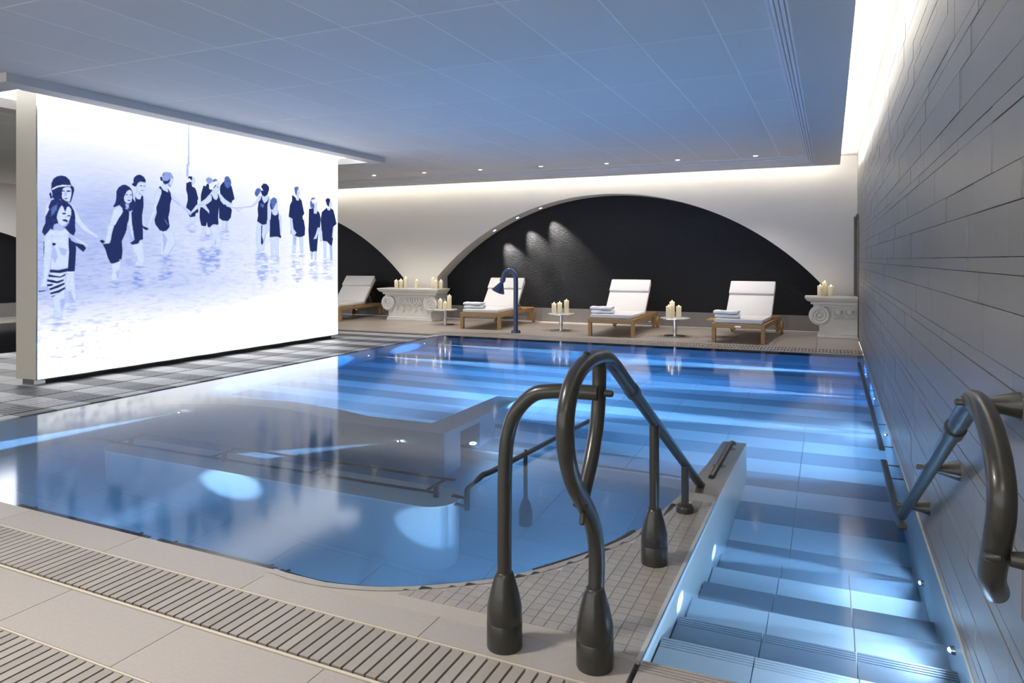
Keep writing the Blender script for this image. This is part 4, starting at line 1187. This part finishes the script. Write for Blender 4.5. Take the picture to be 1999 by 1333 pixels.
def towel_mesh(seed, L=0.37, W=0.22, H=0.055):
    r = random.Random(seed); prof = []
    n = 26                                       # folded towel: rounded fold towards the front
    for k in range(n):
        a = 2 * PI * k / n
        y = math.copysign(abs(math.cos(a)) ** 0.55, math.cos(a)) * W / 2; z = math.copysign(abs(math.sin(a)) ** 0.6, math.sin(a)) * H / 2
        prof.append((y, z))
    vs = []; m = 12
    for i in range(m + 1):
        x = -L / 2 + L * i / m; e = 0.93 if i in (0, m) else 1.0
        for (y, z) in prof: vs.append((x, y * e + 0.004 * math.sin(i * 1.3 + seed), z * e + H / 2 + 0.003 * math.sin(i * 0.9 + y * 20 + seed)))
    mb = MB(); mb.add(vs, [(i * n + k, i * n + (k + 1) % n, (i + 1) * n + (k + 1) % n, (i + 1) * n + k) for i in range(m) for k in range(n)], 0, True)
    for e in (0, m):                             # spiral end with folded layers
        x = -L / 2 if e == 0 else L / 2; sgn = -1 if e == 0 else 1
        o = e * n
        base = len(mb.v); rings = [0.93, 0.80, 0.74, 0.52, 0.46, 0.22, 0.14]; dep = [0, 0.006, -0.008, 0.005, -0.008, 0.004, -0.004]
        vv = []
        for q, dd in zip(rings, dep):
            for (y, z) in prof: vv.append((x + sgn * dd, y * q, z * q + H / 2))
        ff = [(j * n + k, j * n + (k + 1) % n, (j + 1) * n + (k + 1) % n, (j + 1) * n + k) for j in range(len(rings) - 1) for k in range(n)] + [tuple((len(rings) - 1) * n + k for k in range(n))]
        mb.add(vv, ff, 0, True)
    return mb
who = {'middle': (l2, 'the middle lounger'), 'shower': (l1, 'the lounger behind the shower'), 'right': (l3, 'the right-hand lounger')}
for k, (lo, nm) in who.items():
    R3 = Matrix.Rotation(lo.rotation_euler.z, 4, 'Z')
    for j in range(2):
        p = Vector(lo.location) + R3 @ Vector((-0.19 + 0.02 * j * (-1), 0.22 + 0.015 * j, 0.375 + j * 0.060))
        o = towel_mesh(j + len(k)).build('towel', M['towel']); o.location = p
        o.rotation_euler = (0, 0, lo.rotation_euler.z + math.radians(6 - 9 * j))
        tag(o, '%s of two folded white towels on %s' % ('lower' if j == 0 else 'upper', nm), 'towel', 'folded towels on the loungers')

# ================================================================== TABLES AND CANDLES
def make_table(label):
    t = thing('side_table', label, 'side table', group='low round tables between the loungers')
    MB().lathe([(0.005, 0.0), (0.185, 0.0), (0.19, 0.004), (0.19, 0.010), (0.18, 0.015), (0.04, 0.018)], seg=40).build('base', M['steel'], t)
    MB().lathe([(0.032, 0.016), (0.032, 0.29)], seg=24).build('stem', M['steel'], t)
    MB().lathe([(0.05, 0.285), (0.24, 0.29), (0.255, 0.296), (0.255, 0.304), (0.25, 0.308)], seg=48).build('rim', M['steel'], t)
    MB().lathe([(0.005, 0.300), (0.249, 0.300), (0.250, 0.304), (0.249, 0.3095), (0.005, 0.3105)], seg=48).build('table_top', M['marble'], t)
    return t
t1 = make_table('round white side table between the column capital and the lounger behind the shower'); t1.location = (-6.976, 12.45, 0)
t2 = dup(t1, (-4.496, 12.32, 0), 0, 'round white side table between the shower and the middle lounger')
t3 = dup(t1, (-2.407, 12.2, 0), 0, 'round white side table between the middle and the right-hand lounger')
def candle(loc, h, r, label, group):
    t = thing('candle', label, 'candle', loc, 0, group)
    m = MB(); n = 24
    m.lathe([(r * 0.96, 0), (r, 0.006), (r, h - 0.008), (r * 0.95, h), (r * 0.86, h - 0.004), (r * 0.80, h - 0.022), (0.006, h - 0.028)], seg=n)
    m.build('wax', M['wax'], t)
    MB().tube([(0, 0, h - 0.030), (0.001, 0, h - 0.012)], 0.0015, 6).build('wick', M['black'], t)
    MB().lathe([(0.001, h - 0.016), (0.006, h - 0.010), (0.008, h - 0.002), (0.005, h + 0.010), (0.0008, h + 0.022)], seg=10).build('flame', M['flame'], t)
    return t
zt = 0.311
for nm, tb, L in (('table before the left capital', t1, [(-7.075, 12.42, 0.19, 'left'), (-6.925, 12.52, 0.27, 'tallest'), (-6.935, 12.37, 0.145, 'short front')]),
                  ('table beside the shower', t2, [(-4.610, 12.26, 0.185, 'left'), (-4.515, 12.30, 0.20, 'middle'), (-4.405, 12.36, 0.24, 'tallest')]),
                  ('table left of the right-hand lounger', t3, [(-2.465, 12.24, 0.27, 'tallest'), (-2.500, 12.12, 0.20, 'short left'), (-2.335, 12.15, 0.20, 'short right')])):
    for (x, y, h, w_) in L:
        candle((x, y, zt), h, 0.043, '%s ivory pillar candle on the round %s' % (w_, nm), 'candles on the side tables')

# ================================================================== COLUMN CAPITALS
def spiral(cx, cz, r0, turns, y, s=1, n=60, r1=0.02, start=PI / 2):
    out = []
    for k in range(n + 1):
        f = k / n; r = r0 * (1 - f) ** 0.85 + r1 * f; a = start - s * f * turns * 2 * PI
        out.append((cx + r * math.cos(a), y - 0.012 * f, cz + r * math.sin(a)))
    return out
def make_capital(label, loc, W, half, rz):
    # local x along the front, y = 0 at the front face, body extends to +y
    t = thing('column_capital', label, 'column capital', loc, rz, 'white plaster column capitals used as consoles')
    H = 0.68; D = 0.46
    xl = -W / 2; xr = W / 2
    ab = MB()
    pr = [(0.0, H), (0.0, H - 0.022), (0.012, H - 0.032), (0.018, H - 0.05), (0.04, H - 0.072), (0.075, H - 0.088), (0.09, H - 0.095), (0.09, H - 0.13)]
    ri = 0 if half else 1
    rings = []
    for o, z in pr: rings.append([(xl + o, o - 0.06, z), (xr - o * ri, o - 0.06, z), (xr - o * ri, D, z), (xl + o, D, z)])
    vs = [p for r in rings for p in r]
    fs = [(0, 1, 2, 3)] + [(4 * j + k, 4 * (j + 1) + k, 4 * (j + 1) + (k + 1) % 4, 4 * j + (k + 1) % 4) for j in range(len(pr) - 1) for k in range(4)] + [tuple(4 * (len(pr) - 1) + k for k in (3, 2, 1, 0))]
    ab.add(vs, fs); ab.build('abacus', M['gypsum'], t)
    bd = MB(); bx0 = xl + 0.22; bx1 = xr - (0 if half else 0.22)
    bd.box(bx0, bx1, 0.05, D, 0.07, 0.42, bev=0.004); bd.box(xl + 0.13, xr - (0 if half else 0.13), 0.06, D, 0.38, H - 0.12, bev=0.004)
    bd.build('body', M['gypsum'], t)
    bs = MB(); bs.box(bx0 - 0.03, bx1 + (0 if half else 0.03), 0.02, D, 0.0, 0.045, bev=0.006); bs.box(bx0 - 0.018, bx1 + (0 if half else 0.018), 0.03, D, 0.045, 0.075, bev=0.012)
    bs.build('base_moulding', M['gypsum'], t)
    vol = [(xl + 0.225, 1)] + ([] if half else [(xr - 0.225, -1)])
    for cx, s in vol:
        v = MB(); cz = 0.37; R = 0.16
        mt = Matrix.Rotation(PI / 2, 4, 'X')
        v.lathe([(0.005, -0.04), (R, -0.04), (R + 0.004, -0.02), (R + 0.004, 0.02), (R - 0.02, 0.032), (0.005, 0.022)], c=(cx, 0.04, cz), seg=40, mtx=mt)
        P = spiral(cx, cz, R - 0.012, 2.4, 0.010, s=s, start=PI / 2)
        v.tube(P, [0.020 * (1 - 0.55 * k / (len(P) - 1)) for k in range(len(P))], 8)
        v.lathe([(0.001, 0.0), (0.03, 0.0), (0.026, 0.016), (0.012, 0.026), (0.001, 0.028)], c=(cx, 0.012, cz), seg=18, mtx=mt)
        # scroll drum running back along the side
        v.lathe([(R - 0.01, -0.45), (R - 0.035, -0.30), (R - 0.045, -0.22), (R - 0.035, -0.14), (R - 0.01, -0.04)], c=(cx, 0.0, cz), seg=32, mtx=mt)
        v.build('volute', M['gypsum'], t)
    # band swelling from volute to volute
    b2 = MB(); ex0 = xl + 0.225; ex1 = xr - (0 if half else 0.225)
    pts = [(ex0 + (ex1 - ex0) * k / 16, 0.034, 0.535 - 0.028 * math.sin(PI * k / (32 if half else 16))) for k in range(17)]
    b2.tube(pts, 0.014, 8); b2.build('channel_band', M['gypsum'], t)
    n = 3 if half else 5
    x0 = xl + 0.43; x1 = (xr - 0.02) if half else (xr - 0.43)
    if half: n = 2
    for k in range(n):
        cx = x0 + (x1 - x0) * (k + 0.5) / n; rx = (x1 - x0) / n * 0.34
        e = MB(); vs = []; nn = 12
        e.lathe([(0.003, -0.055), (rx * 0.5, -0.045), (rx * 0.85, -0.02), (rx, 0.01), (rx * 0.98, 0.04)], c=(cx, 0.055, 0.42), seg=18)
        e.tube([(cx - rx * 1.35, 0.03, 0.465), (cx - rx * 1.3, 0.025, 0.41), (cx - rx * 0.8, 0.02, 0.365), (cx, 0.02, 0.352), (cx + rx * 0.8, 0.02, 0.365), (cx + rx * 1.3, 0.025, 0.41), (cx + rx * 1.35, 0.03, 0.465)], 0.009, 8)
        e.build('egg_ornament', M['gypsum'], t)
    bd2 = MB(); xx = x0
    while xx < x1:
        bd2.lathe([(0.001, -0.014), (0.012, -0.008), (0.014, 0), (0.012, 0.008), (0.001, 0.014)], c=(xx + 0.018, 0.03, 0.325), seg=10); xx += 0.034
    bd2.build('bead_row', M['gypsum'], t)
    if not half:
        for k in range(7):
            cx = bx0 + 0.08 + (bx1 - bx0 - 0.16) * k / 6; hh = 0.13 if k % 2 == 0 else 0.09
            l_ = MB()
            l_.add([(cx - 0.045, 0.045, 0.30), (cx, 0.015, 0.30), (cx + 0.045, 0.045, 0.30), (cx - 0.035, 0.045, 0.30 - hh * 0.5), (cx, 0.005, 0.30 - hh * 0.5), (cx + 0.035, 0.045, 0.30 - hh * 0.5), (cx, 0.03, 0.30 - hh)],
                   [(0, 3, 4, 1), (1, 4, 5, 2), (3, 6, 4), (4, 6, 5)], 0, False)
            l_.build('leaf', M['gypsum'], t)
    return t
cl = make_capital('white plaster column capital as a console, candles on it, between the two arches', (-8.17, 12.98, 0), 1.50, False, math.radians(0))
cr = make_capital('white plaster column capital against the slate wall, cut off by the door frame', (0.0, 12.95, 0), 0.80, True, 0)
for i, (x, h, y) in enumerate(((-8.66, 0.165, 13.15), (-8.575, 0.175, 13.2), (-8.465, 0.22, 13.22), (-8.18, 0.17, 13.2), (-7.775, 0.22, 13.22), (-7.675, 0.165, 13.15), (-7.575, 0.17, 13.2))):
    nm = ['leftmost', 'second from left', 'tall left', 'lone middle', 'tall right', 'second from right', 'rightmost'][i]
    candle((x * 13.17 / 13.3, y, 0.68), h, 0.044, '%s ivory pillar candle on the left column capital' % nm, 'candles on the left capital')
for (x, y, h, nm) in ((-0.165, 13.08, 0.18, 'left'), (-0.095, 13.22, 0.235, 'tallest'), (0.0, 13.10, 0.175, 'right')):
    candle((x, y, 0.68), h, 0.043, '%s ivory pillar candle on the right column capital by the slate wall' % nm, 'candles on the right capital')
